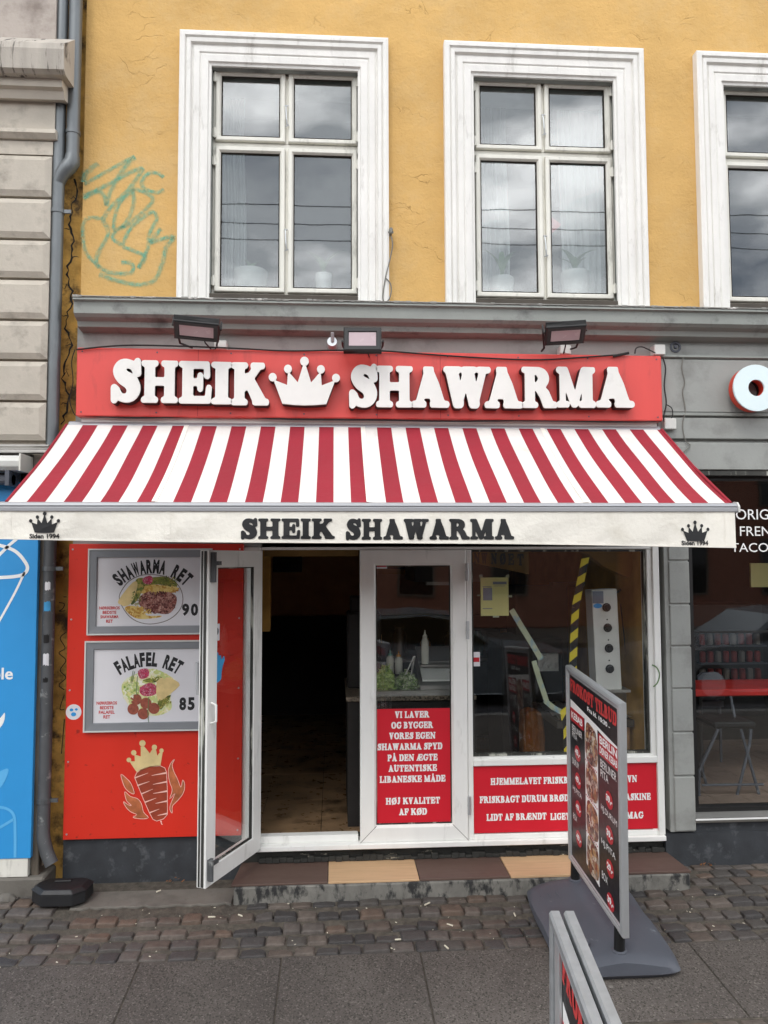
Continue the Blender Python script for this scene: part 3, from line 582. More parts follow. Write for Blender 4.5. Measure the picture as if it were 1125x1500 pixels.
# a window: surround, casing with four sashes, panes, hinges, hooks (local x from the surround's left edge)
def make_window():
    sw = MB(); iw = OI[0]
    prof = [(0, 0), (0, -.052), (.012, -.058), (.03, -.058), (.036, -.044), (.042, -.052), (.062, -.050), (.068, -.030), (.076, -.030), (.08, -.038), (iw*.62, -.038), (iw*.62+.006, -.030), (iw*.62+.014, -.036), (iw*.9, -.034), (iw*.93, -.022), (iw, -.02), (iw, .0)]
    it = SZ1-HT; n_ = len(prof); v_ = []
    for ins, y in prof:
        q_ = ins*it/iw; v_ += [(ins, y, zc-.02), (ins, y, SZ1-q_), (ww-ins, y, SZ1-q_), (ww-ins, y, zc-.02)]
    sw.add(v_, [(i*4+k, i*4+k+1, (i+1)*4+k+1, (i+1)*4+k) for i in range(n_-1) for k in range(3)]); sur = sw.build('window_surround', 'white', house)
    X0, X1 = OI; c = MB()
    k = .014; c.frame(X0+.002, X1-.002, OZ0, OZ1-.02, [(0, .085), (0, .055), (k, .055), (k, .085)])
    xm = (X0+X1)/2; zt0 = P(400, 216.5, .045)[1]; zt1 = P(400, 209.5, .045)[1]
    c.box(X0+k, X1-k, .058, .085, zt0, zt1); c.box(xm-.0085, xm+.0085, .056, .085, OZ0+k, zt0-.001); c.box(xm-.0085, xm+.0085, .056, .085, zt1+.001, OZ1-.02-k)
    win = c.build('window', 'recess' if 0 else 'frame', house)
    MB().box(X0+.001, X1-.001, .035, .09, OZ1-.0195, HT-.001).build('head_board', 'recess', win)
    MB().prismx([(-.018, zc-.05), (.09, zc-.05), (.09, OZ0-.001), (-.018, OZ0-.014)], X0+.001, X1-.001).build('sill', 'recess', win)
    for (xa, xb, hs) in ((X0+k+.004, xm-.0095, -1), (xm+.0095, X1-k-.004, 1)):
        for (za, zb, up) in ((OZ0+k+.004, zt0-.004, 0), (zt1+.004, OZ1-.02-k-.004, 1)):
            s = MB(); s.frame(xa, xb, za, zb, [(0, .07), (0, .038), (.004, .034), (.021, .034), (.026, .040), (.031, .048), (.031, .06), (.029, .07)]); s.build('sash', 'frame', win)
            MB().frame(xa, xb, za, zb, [(.0315, .0495), (.0315, .0565), (.037, .0565), (.037, .0495)]).build('putty', 'recess', win)
            MB().box(xa+.030, xb-.030, .0575, .0605, za+.030, zb-.030).build('pane', 'glass', win)
            xh = xa-.004 if hs < 0 else xb+.004
            for zh in ((za+.06, zb-.09) if not up else (za+.04, zb-.05)):
                MB().tube([(xh, .028, zh-.03), (xh, .028, zh+.03)], .0065, 8).box(xh-.012, xh+.012, .030, .034, zh-.024, zh+.024).build('hinge', 'frame', win)
    for za in (zt1+.16, OZ0+.33):
        MB().tube([(xm-.004, .03, za+.06), (xm-.003, .018, za+.03), (xm, .016, za-.03), (xm+.004, .028, za-.065)], .004, 6).tube([(xm-.012, .03, za+.062), (xm+.010, .024, za+.058)], .004, 6).tube([(xm-.008, .028, za-.066), (xm+.014, .024, za-.058)], .004, 6).build('window_hook', 'silver', win)
    return sur, win
sur, win = make_window()
for i, x in enumerate(wx):
    s_, w_ = (sur, win) if i == 0 else (copy_tree(sur, house), copy_tree(win, house))
    for q in (s_, w_): q.location = (x, 0, 0)
# rooms behind the upper windows
b = MB(); zb = zc-.05
b.quad((XL+.05, 2.6, zb), (6.1, 2.6, zb), (6.1, 2.6, 6), (XL+.05, 2.6, 6)).quad((XL+.05, .3, zb), (6.1, .3, zb), (6.1, 2.6, zb), (XL+.05, 2.6, zb)).quad((XL+.05, .3, 6), (6.1, .3, 6), (6.1, 2.6, 6), (XL+.05, 2.6, 6))
for x in (XL+.05, .48, 2.0, 3.5, 6.1): b.quad((x, .3, zb), (x, 2.6, zb), (x, 2.6, 6), (x, .3, 6))
b.build('upper_room', 'roomgrey', house)
MB().box(XL+.06, 6.1, .12, .3, OZ0-.05, OZ0-.035).build('window_board', 'frame', house)
# cornice, fascia mouldings, grey ground floor
cx0 = P(106, 440, -.17)[0]
cp = [(0, zc+.045), (-.165, zc), (-.17, zc-.016), (-.15, zc-.022), (-.146, zc-.085), (-.125, zc-.10), (-.085, zc-.112), (-.075, zc-.14), (-.05, zc-.146), (0, zc-.15)]
MB().prismx(cp, cx0, 6.2).build('cornice', 'greytrim', house)
lipb = MB(); n = 160
for i in range(n):                                   # flaking mortar along the lip
    if random.random() < .55:
        x = cx0+(4.1-cx0)*i/n; s_ = random.uniform(.006, .02)
        lipb.box(x, x+s_*2, -.172, -.172+s_, zc-.004, zc+random.uniform(.004, .009))
lipb.box(cx0, 6.19, -.174, -.02, zc+.0005, zc+.0045); lipb.build('flashing', 'lip', house)
zs1, zs0 = (P(112, 510, -.13)[1]+P(970, 520, -.13)[1])/2, (P(112, 608, -.13)[1]+P(970, 618, -.13)[1])/2
sx0, sx1 = P(111.5, 560, -.13)[0], P(970, 569, -.13)[0]
zm = P(600, 491, -.02)[1]
MB().prismx([(.02, zm+.035), (-.035, zm+.03), (-.04, zm+.018), (-.022, zm+.012), (-.024, zm-.004), (-.01, zm-.01), (.02, zm-.012)], cx0+.02, 6.2).build('moulding', 'greytrim', house)
gx0 = P(112, 560)[0]; ztop = zc-.1
MB().box(gx0, P(1014, 1000, -.03)[0], .0, .3, 1.97, ztop).box(P(1014, 1000, -.03)[0], 6.2, .0, .3, P(1070, 690, -.03)[1], ztop).build('fascia', 'grey', house)
# banded grey wall right of the sign: courses with joints between them
gxr = sx1+.012
for (ya, yb, d) in ((527, 604, .03), (612, 643, .03), (648, 688, .026), (505, 521, .012)):
    MB().box(gxr, 6.2, -d, .002, P(1050, yb, -.03)[1], P(1050, ya, -.03)[1]).build('wall_course', 'grey', house, bevel=.004)
MB().prismx([(.0, P(1050, 521, -.03)[1]), (-.035, P(1050, 521, -.03)[1]), (-.038, P(1050, 524, -.03)[1]), (-.01, P(1050, 527, -.03)[1]), (0, P(1050, 527, -.03)[1])], gxr, 6.2).build('moulding', 'greytrim', house)
MB().prismx([(.0, P(1050, 604.5, -.03)[1]), (-.038, P(1050, 605, -.03)[1]), (-.038, P(1050, 609, -.03)[1]), (-.01, P(1050, 611, -.03)[1]), (0, P(1050, 611, -.03)[1])], gxr, 6.2).build('moulding', 'greytrim', house)
# pillar of rendered blocks
px0, pxj, px1 = P(975, 1000)[0], P(983, 1000, -.02)[0], P(1014, 1000, -.03)[0]
ys = [652, 690, 757, 821.5, 885, 946.5, 1009, 1072.5, 1137, 1219]
for a, c in zip(ys, ys[1:]):
    b = MB(); z1_, z0_ = P(1000, a, -.03)[1], P(1000, c, -.03)[1]
    b.box(pxj, px1, -.032, .001, z0_+.005, z1_-.004); b.build('pillar_block', 'grey', house, bevel=.004)
MB().box(px0-.001, px1-.004, -.022, .28, P(1000, 1219, -.03)[1], P(1000, 652, -.03)[1]).build('pillar', 'grey', house)
zp = P(1000, 1219)[1]
MB().box(P(974, 1240)[0]+.001, 6.2, -.012, .25, -.1, zp-.001).build('plinth', 'plinth', house)
# red-panelled pier left of the door
jx0, jx1 = P(356, 1000)[0], P(381, 1000)[0]
MB().box(P(100, 1000)[0], jx0, .012, .22, P(200, 1226)[1], 1.97).build('pier', 'grey', house)
MB().box(P(101, 1250)[0]-.03, jx0, -.004, .2, .0, P(200, 1226)[1]-.001).build('plinth', 'plinth', house)
ZT = P(600, 1239, -.02)[1]; ZF = P(450, 1223, .05)[1]
wxr = P(973, 1220)[0]
MB().box(jx0-.2, wxr+.0, .02, .2, .1, ZT-.012).build('door_riser', 'riser', house)
b = MB(); n = 60                                       # broken mortar edge under the sill
for i in range(n):
    x = jx1+(wxr-jx1)*i/n; b.box(x, x+(wxr-jx1)/n*.98, -.004-random.uniform(0, .012), .03, .2225+.003, .238+random.uniform(0, .022))
b.build('mortar_fillet', 'riser', house, bevel=.002)
b = MB(); b.box(jx1-.02, wxr, -.03, .1, ZT-.010, ZT+.018).box(jx1, P(525, 1230)[0], .02, .08, ZT+.018, ZF+.006); b.build('sill', 'alu', house, bevel=.003)
MB().box(jx0, jx1, -.01, .1, ZT, 1.97).box(jx1, wxr, .0, .1, 1.955, 1.999).build('door_frame', 'alu', house, bevel=.004)
# closed right-hand door leaf
d = R(527.5, 803, 684, 1231); lz0, lz1 = ZT+.019, 1.954
leaf = MB().frame(d[0], d[1], lz0, lz1, [(0, .055), (0, -.008), (.006, -.012), (.078, -.012), (.083, -.006), (.09, .004), (.09, .05), (.085, .055)]).build('door', 'alu', house, bevel=0)
MB().box(d[0]+.089, d[1]-.089, .018, .024, lz0+.089, lz1-.089).build('pane', 'shopglass', leaf)
MB().frame(d[0], d[1], lz0, lz1, [(.0905, .006), (.0905, .016), (.096, .016)]).build('gasket', 'worn', leaf)
for (xa, za, xb, zb) in ((d[0], lz0, d[0]+.09, lz0+.09), (d[1], lz0, d[1]-.09, lz0+.09)):
    q = Vector((zb-za, 0, -(xb-xa))).normalized()*.0012
    MB().quad((xa-q.x, -.0128, za-q.z), (xa+q.x, -.0128, za+q.z), (xb+q.x, -.0128, zb+q.z), (xb-q.x, -.0128, zb-q.z)).build('mitre_joint', 'recess', leaf)
for y in (838, 923, 1180):
    z = P(684, y, -.02)[1]; MB().tube([(d[1]+.004, -.02, z-.05), (d[1]+.004, -.02, z+.05)], .009, 10).tube([(d[1]+.004, -.02, z-.006), (d[1]+.004, -.02, z+.006)], .0105, 10).build('hinge', 'silver', leaf)
# mullion, shop window, jamb, bottom panel frame
mx0, mx1 = P(685.5, 1000)[0], P(692, 1000)[0]
wjx = P(951, 960)[0]
b = MB(); b.box(d[1]+.003, mx1, -.004, .1, ZT+.0185, 1.953)
b.box(wjx, wxr, .005, .1, ZT+.0185, 1.953).box(P(959, 1000)[0], wxr+.004, -.012, .005, ZT+.019, 1.99)
zsa, zsb = P(820, 1120)[1], P(820, 1107)[1]
b.box(mx1, wjx, .0, .1, zsa, zsb).box(mx1, wjx+.03, -.014, .0, zsa+.003, zsb-.012)
b.box(mx1, wxr, -.006, .1, ZT+.0185, P(820, 1219)[1]); b.build('window_frame', 'alu', house, bevel=.003)
sw_ = MB().frame(mx1, wjx, zsb, 1.953, [(0, .06), (0, .02), (.012, .02), (.012, .06)]).build('shop_window', 'worn', house)
MB().box(mx1+.01, wjx-.01, .03, .036, zsb+.01, 1.94).build('pane', 'shopglass', sw_)
# the shop inside
FZ = ZF-.002
rx0, rx1 = -.62, P(945, 900)[0]+.03
floor = MB(); nx_ = 0
IN = dict()
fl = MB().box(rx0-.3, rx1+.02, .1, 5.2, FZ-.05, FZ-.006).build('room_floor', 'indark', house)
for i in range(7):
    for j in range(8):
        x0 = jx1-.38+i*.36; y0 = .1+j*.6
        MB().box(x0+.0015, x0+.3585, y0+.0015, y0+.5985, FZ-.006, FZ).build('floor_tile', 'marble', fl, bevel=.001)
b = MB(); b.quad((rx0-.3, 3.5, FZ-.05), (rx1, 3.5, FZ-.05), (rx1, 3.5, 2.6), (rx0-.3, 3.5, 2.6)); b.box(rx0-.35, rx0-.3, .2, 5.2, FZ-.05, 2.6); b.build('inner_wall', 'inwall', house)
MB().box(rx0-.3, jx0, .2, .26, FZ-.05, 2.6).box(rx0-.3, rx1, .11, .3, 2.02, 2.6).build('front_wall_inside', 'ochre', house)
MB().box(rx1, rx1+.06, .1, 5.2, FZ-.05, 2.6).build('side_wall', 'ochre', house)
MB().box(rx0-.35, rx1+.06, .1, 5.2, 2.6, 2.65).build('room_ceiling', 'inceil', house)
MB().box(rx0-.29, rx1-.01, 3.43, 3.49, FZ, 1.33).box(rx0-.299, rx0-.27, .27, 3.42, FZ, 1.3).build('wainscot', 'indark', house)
# neighbour's big window at the right
nx0 = P(1016, 950)[0]; nz0, nz1 = P(1070, 1190)[1], P(1070, 690, -.03)[1]
b = MB(); b.box(px1, nx0+.02, .03, .1, nz0-.03, nz1).box(nx0, 6.2, .03, .1, nz1-.05, nz1).box(nx0+.02, 6.2, .03, .1, nz0-.03, nz0+.02).box(nx0+.02, 6.2, .045, .08, P(1070, 927)[1]-.006, P(1070, 927)[1]+.004)
nwf = b.build('window_frame', 'black', house)
b = MB(); b.box(px1, 6.2, -.026, .05, nz1-.025, nz1+.0); bb = 0
b.build('bitumen_strip', 'worn', house)
MB().prismx([(.03, nz0-.03), (-.03, nz0-.045), (-.035, nz0-.03), (-.03, nz0-.022), (-.015, nz0-.018), (.03, nz0-.004)], nx0-.03, 6.2).build('sill', 'steel', house)
MB().box(nx0, 6.2, .052, .058, nz0+.01, nz1-.04).build('pane', 'shopglass', nwf)
MB().box(nx0-.03, 6.2, .0, .03, -.1, nz0-.04).build('plinth', 'plinth', house)
b = MB(); X0, X1 = px1+.02, 6.15
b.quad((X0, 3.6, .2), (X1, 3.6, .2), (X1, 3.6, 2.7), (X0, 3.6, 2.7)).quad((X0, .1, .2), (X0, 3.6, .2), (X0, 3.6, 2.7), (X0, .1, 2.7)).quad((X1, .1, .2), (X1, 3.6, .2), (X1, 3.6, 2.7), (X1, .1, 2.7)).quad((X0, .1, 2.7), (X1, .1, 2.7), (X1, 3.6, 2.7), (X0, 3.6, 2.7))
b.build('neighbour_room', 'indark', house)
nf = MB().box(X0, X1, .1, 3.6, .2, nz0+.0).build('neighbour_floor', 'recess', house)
for i in range(12):
    for j in range(8):
        x = X0+.02+i*.2; y = .11+j*.2; MB().box(x+.001, x+.197, y+.001, y+.197, nz0, nz0+.006).build('floor_tile', 'pale', nf)
# strip of older wall at the party line
MB().box(P(48, 600, .03)[0], XL+.001, .04, .3, .0, 7.2).build('party_wall', 'old_wall', house)
b = MB(); random.seed(5); pts = []
for i in range(60):
    y = 262+i*6.1; pts.append((108-i*.22+4*sin(i*.5)+random.uniform(-2.4, 2.4)*(1 if i % 4 else 1.6), y))
b.ribbon(PX(pts, .04), [random.uniform(.004, .014) for _ in pts], .0385)
for i in range(5, 56, 7):
    x, y = pts[i]; s_ = random.choice((-1, 1)); q = [(x, y), (x+s_*3.5, y-2+random.uniform(-3, 3)), (x+s_*7, y+random.uniform(-5, 5)), (x+s_*10, y+random.uniform(-5, 5))]
    b.ribbon(PX(q, .04), [.006, .005, .004, .002], .0388)
b.build('crack', 'black', house)
# opposite side of the street, seen only in the glass
opp = thing('opposite_building', 'brick terrace across the street, seen mirrored in the shop windows', 'building', (0, -20, 0))
MB().box(-30, 34, -26, -20, -.3, 6.2).build('wall', 'brick', opp)
MB().prismx([(-20.0+.35, 6.2), (-20.0+.35, 6.4), (-26, 6.4), (-26, 6.2)], -30.2, 34.2).build('roof', 'recess', opp)
for i in range(21):
    for j in range(2):
        x = -28+i*3; z = .7+j*2.9; f_ = MB().frame(x, x+1.2, z, z+1.8, [(0, -20.0), (0, -19.94), (.08, -19.94), (.08, -20.0)]).build('window', 'recess', opp)
        MB().box(x+.08, x+1.12, -19.99, -19.97, z+.08, z+1.72).build('pane', 'carglass', f_)

# ================================================================== LEFT NEIGHBOUR in stone
YS = -.10
ln = thing('stone_building', 'grey stone building with banded blocks and a stained cornice at the left edge', 'building', (-2.5, 0, 0))
xr = P(75, 420, YS)[0]
zl = lambda y, Y=YS: P(50, y, Y)[1]
MB().box(-5, xr-.02, YS+.03, .4, -.1, zl(205)).build('wall', 'stone', ln)
MB().box(-5, P(84, 20, YS)[0], YS-.02, .4, zl(62), 7.2).build('upper_wall', 'pinkstone', ln)
MB().prismx([(YS, zl(58)+.01), (-.27, zl(62, -.27)), (-.28, zl(70, -.28)), (-.27, zl(100, -.27)), (-.245, zl(108, -.245)), (-.22, zl(112, -.22)), (YS, zl(112, -.2))], -5, P(94, 90, -.27)[0]).build('cornice', 'cornstone', ln)
MB().prismx([(YS+.03, zl(112, -.2)-.001), (-.205, zl(113, -.205)), (-.20, zl(126, -.2)), (-.175, zl(132, -.175)), (-.155, zl(145, -.155)), (-.135, zl(147, -.135)), (YS+.03, zl(148))], -5, P(91, 128, -.2)[0]).build('cornice', 'stone', ln)
MB().box(-5, xr+.003, YS-.014, YS+.04, zl(193), zl(149)).build('frieze', 'stone', ln)
MB().prismx([(YS+.03, zl(192)), (YS-.04, zl(194)), (YS-.045, zl(200)), (YS-.02, zl(206)), (YS+.03, zl(207))], -5, xr+.018).build('string_course', 'stone', ln)
MB().box(-5, xr-.008, YS-.004, YS+.04, zl(227), zl(207.5)).build('frieze', 'stone', ln)
for (a, c) in ((229, 288), (292, 349), (353, 407), (411, 467), (471, 526), (530, 586), (590, 645)):
    z0_, z1_ = zl(c), zl(a)
    for (xa, xb) in ((xr-.62, xr-.012), (xr-1.25, xr-.63)):
        b = MB(); v = []
        for ins, y in ((0, YS+.03), (0, YS-.002), (.008, YS-.006), (.030, YS-.018), (.034, YS-.018)):
            v += [(xa+ins, y, z0_+ins), (xa+ins, y, z1_-ins), (xb-ins, y, z1_-ins), (xb-ins, y, z0_+ins)]
        b.add(v, [(i*4+k, i*4+(k+1) % 4, (i+1)*4+(k+1) % 4, (i+1)*4+k) for i in range(4) for k in range(4)]+[(16, 17, 18, 19)]); b.build('block_stone', 'stone', ln)
MB().box(xr-.01, xr+.0, YS+.012, YS+.1, zl(645), zl(210)).build('edge_strip', 'stone', ln)
# shop front of the left neighbour: fascia trim, awning cassette, blue panel
b = MB(); z0_, z1_ = P(30, 663, -.16)[1], P(30, 651, -.16)[1]
b.prismx([(YS, z0_), (-.16, z0_), (-.16, z0_+.014), (-.15, z0_+.018), (-.15, z0_+.03), (-.165, z0_+.033), (-.165, z1_), (YS, z1_)], -5, P(72, 655, -.16)[0])
solo(b, 'shop_trim', 'steel', 'pale metal trim strip ending behind the awning, above the blue shop panel', 'trim', (-2, -.1, z0_), bevel=.002)
aw = thing('rolled_awning', 'white rolled-up awning cassette under the pale trim at the left edge', 'awning', (-2, -.2, P(0, 690, -.25)[1]))
q = R(-60, 668, 31, 689, -.25); MB().prismx([(-.12, q[2]+.0), (-.25, q[2]), (-.27, q[2]+.02), (-.275, q[3]-.025), (-.25, q[3]-.01), (-.2, q[3]+.01), (-.12, q[3]+.012)], -3, q[1]).build('cassette', 'boxwhite', aw, bevel=.003)
MB().box(q[1], q[1]+.008, -.28, -.11, q[2]-.004, q[3]+.012).build('end_cap', 'frame', aw)
MB().tube([(-3, -.2, q[2]-.045), (P(20, 700, -.2)[0], -.2, q[2]-.045)], .028, 12).box(P(14, 700, -.2)[0], P(20, 700, -.2)[0], -.26, -.1, q[2]-.08, q[2]).build('arm', 'plastic', aw)
MB().box(-3, P(56, 700)[0], -.1, .0, P(20, 790, -.1)[1], z0_-.001).build('dark_backing', 'black', ln)
pn = thing('blue_shop_panel', 'bright blue shop panel with white line drawing of a cup and the letters le', 'panel', (P(20, 1258, -.12)[0], -.12, .4))
q = (P(0, 1000, -.13)[0]-1.2, P(51, 1000, -.13)[0], P(20, 1258, -.13)[1], P(20, 706, -.13)[1])
MB().box(q[0], q[1], -.13, -.1, q[2], q[3]).build('sheet', 'blue', pn, bevel=.002)
cup = MB()
for ring, w in (([(-10, 796), (20, 806), (36, 822), (40, 834), (30, 843), (0, 846), (-20, 845)], .018), ([(36, 838), (22, 868), (-4, 915)], .012), ([(-10, 822), (12, 800), (26, 788), (34, 780)], .016)):
    cup.ribbon(PX(smooth_pts(ring, 6, False), -.131), w, -.1312)
cup.build('cup_drawing', 'printwhite', pn)
sans_text(MB(), 'ble', *[P(x, 990, -.131)[0] for x in (-11, 19)], P(9, 995.5, -.131)[1], P(9, 978, -.131)[1], -.1313, .02).build('lettering', 'printwhite', pn)
lv = MB()
for ring in ([(0, 1052), (7, 1044), (6, 1056), (0, 1066), (-12, 1074), (-12, 1060)],): lv.flat(PX(smooth_pts(ring, 4), -.131), -.1311)
lv.build('leaf_drawing', 'printwhite', pn)
lb = MB()
lb.flat(PX(smooth_pts([(12, 1126), (8, 1142), (-2, 1156), (-16, 1160), (-16, 1142), (-4, 1132)], 4), -.131), -.1311)
for ring in ([(-12, 1182), (8, 1184), (20, 1194), (22, 1220), (22, 1256)], [(20, 1200), (0, 1212), (-12, 1216)]): lb.ribbon(PX(smooth_pts(ring, 5, False), -.131), .014, -.1312)
lb.build('shape_drawing', 'lightblue', pn)
MB().box(q[0], P(41, 1270, -.12)[0], -.125, -.08, P(20, 1284, -.12)[1], q[2]-.001).build('base_board', 'frame', pn)
struct(MB().box(-3.5, P(62, 1300, -.1)[0]+.02, -.14, .1, -.05, P(20, 1285, -.12)[1]), 'neighbour_footing', 'ledge', bevel=.01)
random.seed(9)
for i, (x, y, s_) in enumerate(((12, 1302, .16), (34, 1296, .09), (50, 1310, .08), (4, 1332, .1))):
    gx, gy = GP(x, y); b = MB(); bmm = bmesh.new(); bmesh.ops.create_icosphere(bmm, subdivisions=2, radius=1)
    vs = [(gx+v.co.x*s_*.62+random.uniform(-.008, .008), gy+v.co.y*s_*.45+random.uniform(-.008, .008), gz(gy)+max(-.02, v.co.z*s_*.33)+random.uniform(-.008, .008)) for v in bmm.verts]; b.add(vs, [tuple(v.index for v in f.verts) for f in bmm.faces]); bmm.free()
    solo(b, 'rubble_stone', 'ledge', ['large rough stone at the left edge under the blue panel', 'smaller rough stone beside the large one, below the blue panel', 'small rough stone next to the foot of the drainpipe', 'flat rough stone lowest at the left edge'][i], 'stone', (gx, gy, gz(gy)), 'rubble under the blue panel')
solo(MB().box(P(50, 1000, -.09)[0]+.008, P(64, 1000, -.09)[0], -.10, -.05, .1, P(60, 700, -.1)[1]), 'timber_post', 'wood', 'weathered grey timber strip between the blue panel and the drainpipe', 'post', (-1.66, -.08, .1), bevel=.004)

# downpipes
YP = -.075; xp = P(81, 460, YP)[0]; xq = P(107, 200, YP)[0]
dp = thing('drainpipe', 'dull zinc drainpipe running down between the two buildings, covered in sticker scraps lower down', 'drainpipe', (xp, YP, .2))
MB().tube([(xp, YP, 7.2), (xp, YP, P(80, 760, YP)[1])], .033, 16).build('upper_pipe', 'zinc', dp, smooth=True)
ze = P(66, 1225, YP)[1]; xe, zee = P(76, 1266, YP-.03)
MB().tube([(xp, YP, P(80, 758, YP)[1]), (xp, YP, ze+.06)]+[(xp+(xe-xp)*t*t, YP-.03*t, ze+.06+(zee-ze-.06)*t) for t in (.15, .3, .5, .7, .85, 1)], .0345, 16).build('lower_pipe', 'zincdk', dp, smooth=True)
for y in (310, 833, 1172):
    z = P(80, y, YP)[1]; MB().lathe([(.034, -.012), (.038, -.012), (.038, .012), (.034, .012)], (xp, YP, z), 16).box(xp+.036, xp+.075, YP-.008, YP+.004, z-.01, z+.01).box(xp-.075, xp-.036, YP-.008, YP+.1, z-.01, z+.01).build('bracket', 'zinc', dp)
dq = thing('branch_pipe', 'dark zinc pipe beside the yellow wall, joining the drainpipe with an elbow', 'drainpipe', (xq, YP, 4))
zq = P(105, 236, YP)[1]
MB().tube([(xq, YP, 7.2), (xq, YP, zq+.02)], .036, 16).lathe([(.037, -.01), (.04, -.01), (.04, .012), (.037, .012)], (xq, YP, P(108, 195, YP)[1]), 16).build('pipe', 'zincdk' if 0 else 'zinc', dq, smooth=True)
MB().tube([(xq, YP, zq+.03), (xq-.002, YP, zq-.005), (xq-.02, YP-.004, zq-.035), (xp+.035, YP-.006, zq-.06), (xp+.015, YP-.004, zq-.09), (xp, YP, zq-.13)], [.04, .043, .044, .042, .038, .034], 16).build('elbow', 'zinc', dq, smooth=True)
stk = [('blue and white sticker on the drainpipe', 71, 888, .035, .05, 'skin_blue'), ('torn white sticker highest on the lower drainpipe', 73, 858, .028, .04, 'poster'), ('white sticker scrap in the middle of the drainpipe', 69, 965, .03, .06, 'poster'), ('black sticker patch on the drainpipe below the blue one', 71, 935, .03, .045, 'black'), ('small black square sticker on the drainpipe', 66, 995, .026, .026, 'black')]
for lab, x, y, w, h, m_ in stk:
    z = P(x, y, YP)[1]; b = MB(); random.seed(y); n = 6
    for j in range(2):
        pass
    vs = []
    for k in range(n+1):
        a = -pi/2+(k/n-.5)*w/.035+.15
        vs += [(xp+.0353*cos(a), YP+.0353*sin(a), z-h/2+random.uniform(-.006, .006)), (xp+.0353*cos(a), YP+.0353*sin(a), z+h/2+random.uniform(-.006, .006))]
    b.add(vs, [(2*k, 2*k+2, 2*k+3, 2*k+1) for k in range(n)]); solo(b, 'sticker', m_, lab, 'sticker', (xp, YP-.035, z), 'stickers on the drainpipe')

# black bait box
bx, by = P(91, 1300, -.2)[0], -.205; gzb = gz(by)+.012
bt = thing('bait_box', 'black plastic rodent bait box on the ground beside the drainpipe', 'box', (bx, by, gzb))
oc = [(-.145, -.02), (-.075, -.09), (.085, -.095), (.135, -.045), (.145, .06), (.11, .085), (-.10, .085), (-.145, .03)]
v = [(bx+x, by+y, gzb) for x, y in oc]+[(bx+x*.98, by+y*.98, gzb+.058) for x, y in oc]; n = 8
MB().add(v, [tuple(range(8)), tuple(range(15, 7, -1))]+[(i, (i+1) % 8, (i+1) % 8+8, i+8) for i in range(8)]).build('tub', 'bait', bt, bevel=.004)
v = [(bx+x*1.03, by+y*1.03, gzb+.0585) for x, y in oc]+[(bx+x*.84, by+y*.84, gzb+.078) for x, y in oc]
MB().add(v, [tuple(range(8)), tuple(range(15, 7, -1))]+[(i, (i+1) % 8, (i+1) % 8+8, i+8) for i in range(8)]).box(bx-.045, bx+.04, by+.02, by+.05, gzb+.0785, gzb+.084).build('lid', 'bait', bt, bevel=.003)

# ================================================================== SIGNBOARD
sb = thing('shop_sign', 'long red signboard with raised white slab letters and a crown above the striped awning', 'sign', (0, -.13, zs0))
YB = -.13
wall_d = MB().box(sx0, sx1, YB, -.005, zs0, zs1).build('board', 'signred', sb, bevel=.006)
MB().box(sx0+.02, sx1-.02, -.09, .0, zs0-.065, zs0-.001).build('backing', 'boxwhite', sb)
for xj in (553, 645, 290): x = P(xj, 560, YB)[0]; MB().box(x-.001, x+.001, YB-.0008, YB+.001, zs0+.003, zs1-.003).build('sheet_joint', 'awnred', sb)
YF = YB-.066
for i_ in range(9):
    for zz_ in (zs0+.022, zs1-.022): x = sx0+.03+(sx1-sx0-.06)*i_/8; MB().tube([(x, YB, zz_), (x, YB-.003, zz_)], .0045, 8).build('screw', 'plastic', sb)
def sign_letter(ch, x0, x1, y0, y1):
    X0, X1, Z0, Z1 = R(x0, y0, x1, y1, YF)
    l = slab_text(MB(), ch, X0, X1, Z0, Z1, YF+.004, .003, .0012).build('letter', 'letter', sb)
    slab_text(MB(), ch, X0-.002, X1+.002, Z0-.003, Z1+.002, YF+.0345, .0265, 0).build('letter_side', 'return_', l)
for a in (('S', 162.5, 206.5, 527, 588), ('H', 207, 260.5, 529, 589), ('E', 262, 310, 530, 590), ('I', 309.5, 340, 531, 591), ('K', 338.5, 394, 532, 592.5),
          ('S', 511.5, 553, 535.5, 595.5), ('H', 551, 604.5, 537, 595.5), ('A', 603, 658, 538, 596), ('W', 650, 719, 538, 597), ('A', 710, 766, 538.5, 597), ('R', 764.5, 816, 538.5, 596.5), ('M', 815.5, 872.5, 538.5, 596), ('A', 873, 929, 538.5, 596)):
    sign_letter(*a)
X0, X1, Z0, Z1 = R(394.5, 524, 497, 594, YF)
cl = crown(MB(), X0, X1, Z0+.01, Z1, YF+.004, .003, .0012).build('crown', 'letter', sb)
crown(MB(), X0-.002, X1+.002, Z0+.007, Z1+.002, YF+.0345, .0265, 0).build('crown_side', 'return_', cl)
# cable hanging over the sign and down its right end
def pxpath(pts, Y): return [(*[P(x, y, Y)[0]], Y, P(x, y, Y)[1]) for x, y in pts]
cb = MB(); cb.tube(pxpath(smooth_pts([(112, 512), (180, 506), (260, 507), (340, 510), (420, 514), (500, 513), (560, 514), (640, 520), (720, 525), (790, 527), (860, 523), (915, 519)], 5, False), YB-.012), .0045, 6)
cb.tube(pxpath([(898, 522), (921, 517)], YB-.014), .008, 6); cb.tube(pxpath(smooth_pts([(930, 518), (932, 510), (940, 508), (950, 512), (960, 517)], 4, False), YB-.012), .004, 6)
solo(cb, 'black_cable', 'cable', 'thin black cable sagging along the top edge of the red signboard', 'cable', (0, YB, zs1))
cb = MB(); cb.tube(pxpath(smooth_pts([(971, 524), (975, 540), (973, 565), (976, 590), (972, 612), (976, 622)], 4, False), -.06), .004, 6).tube(pxpath(smooth_pts([(975, 592), (984, 598), (985, 610), (978, 618)], 4, False), -.05), .003, 6)
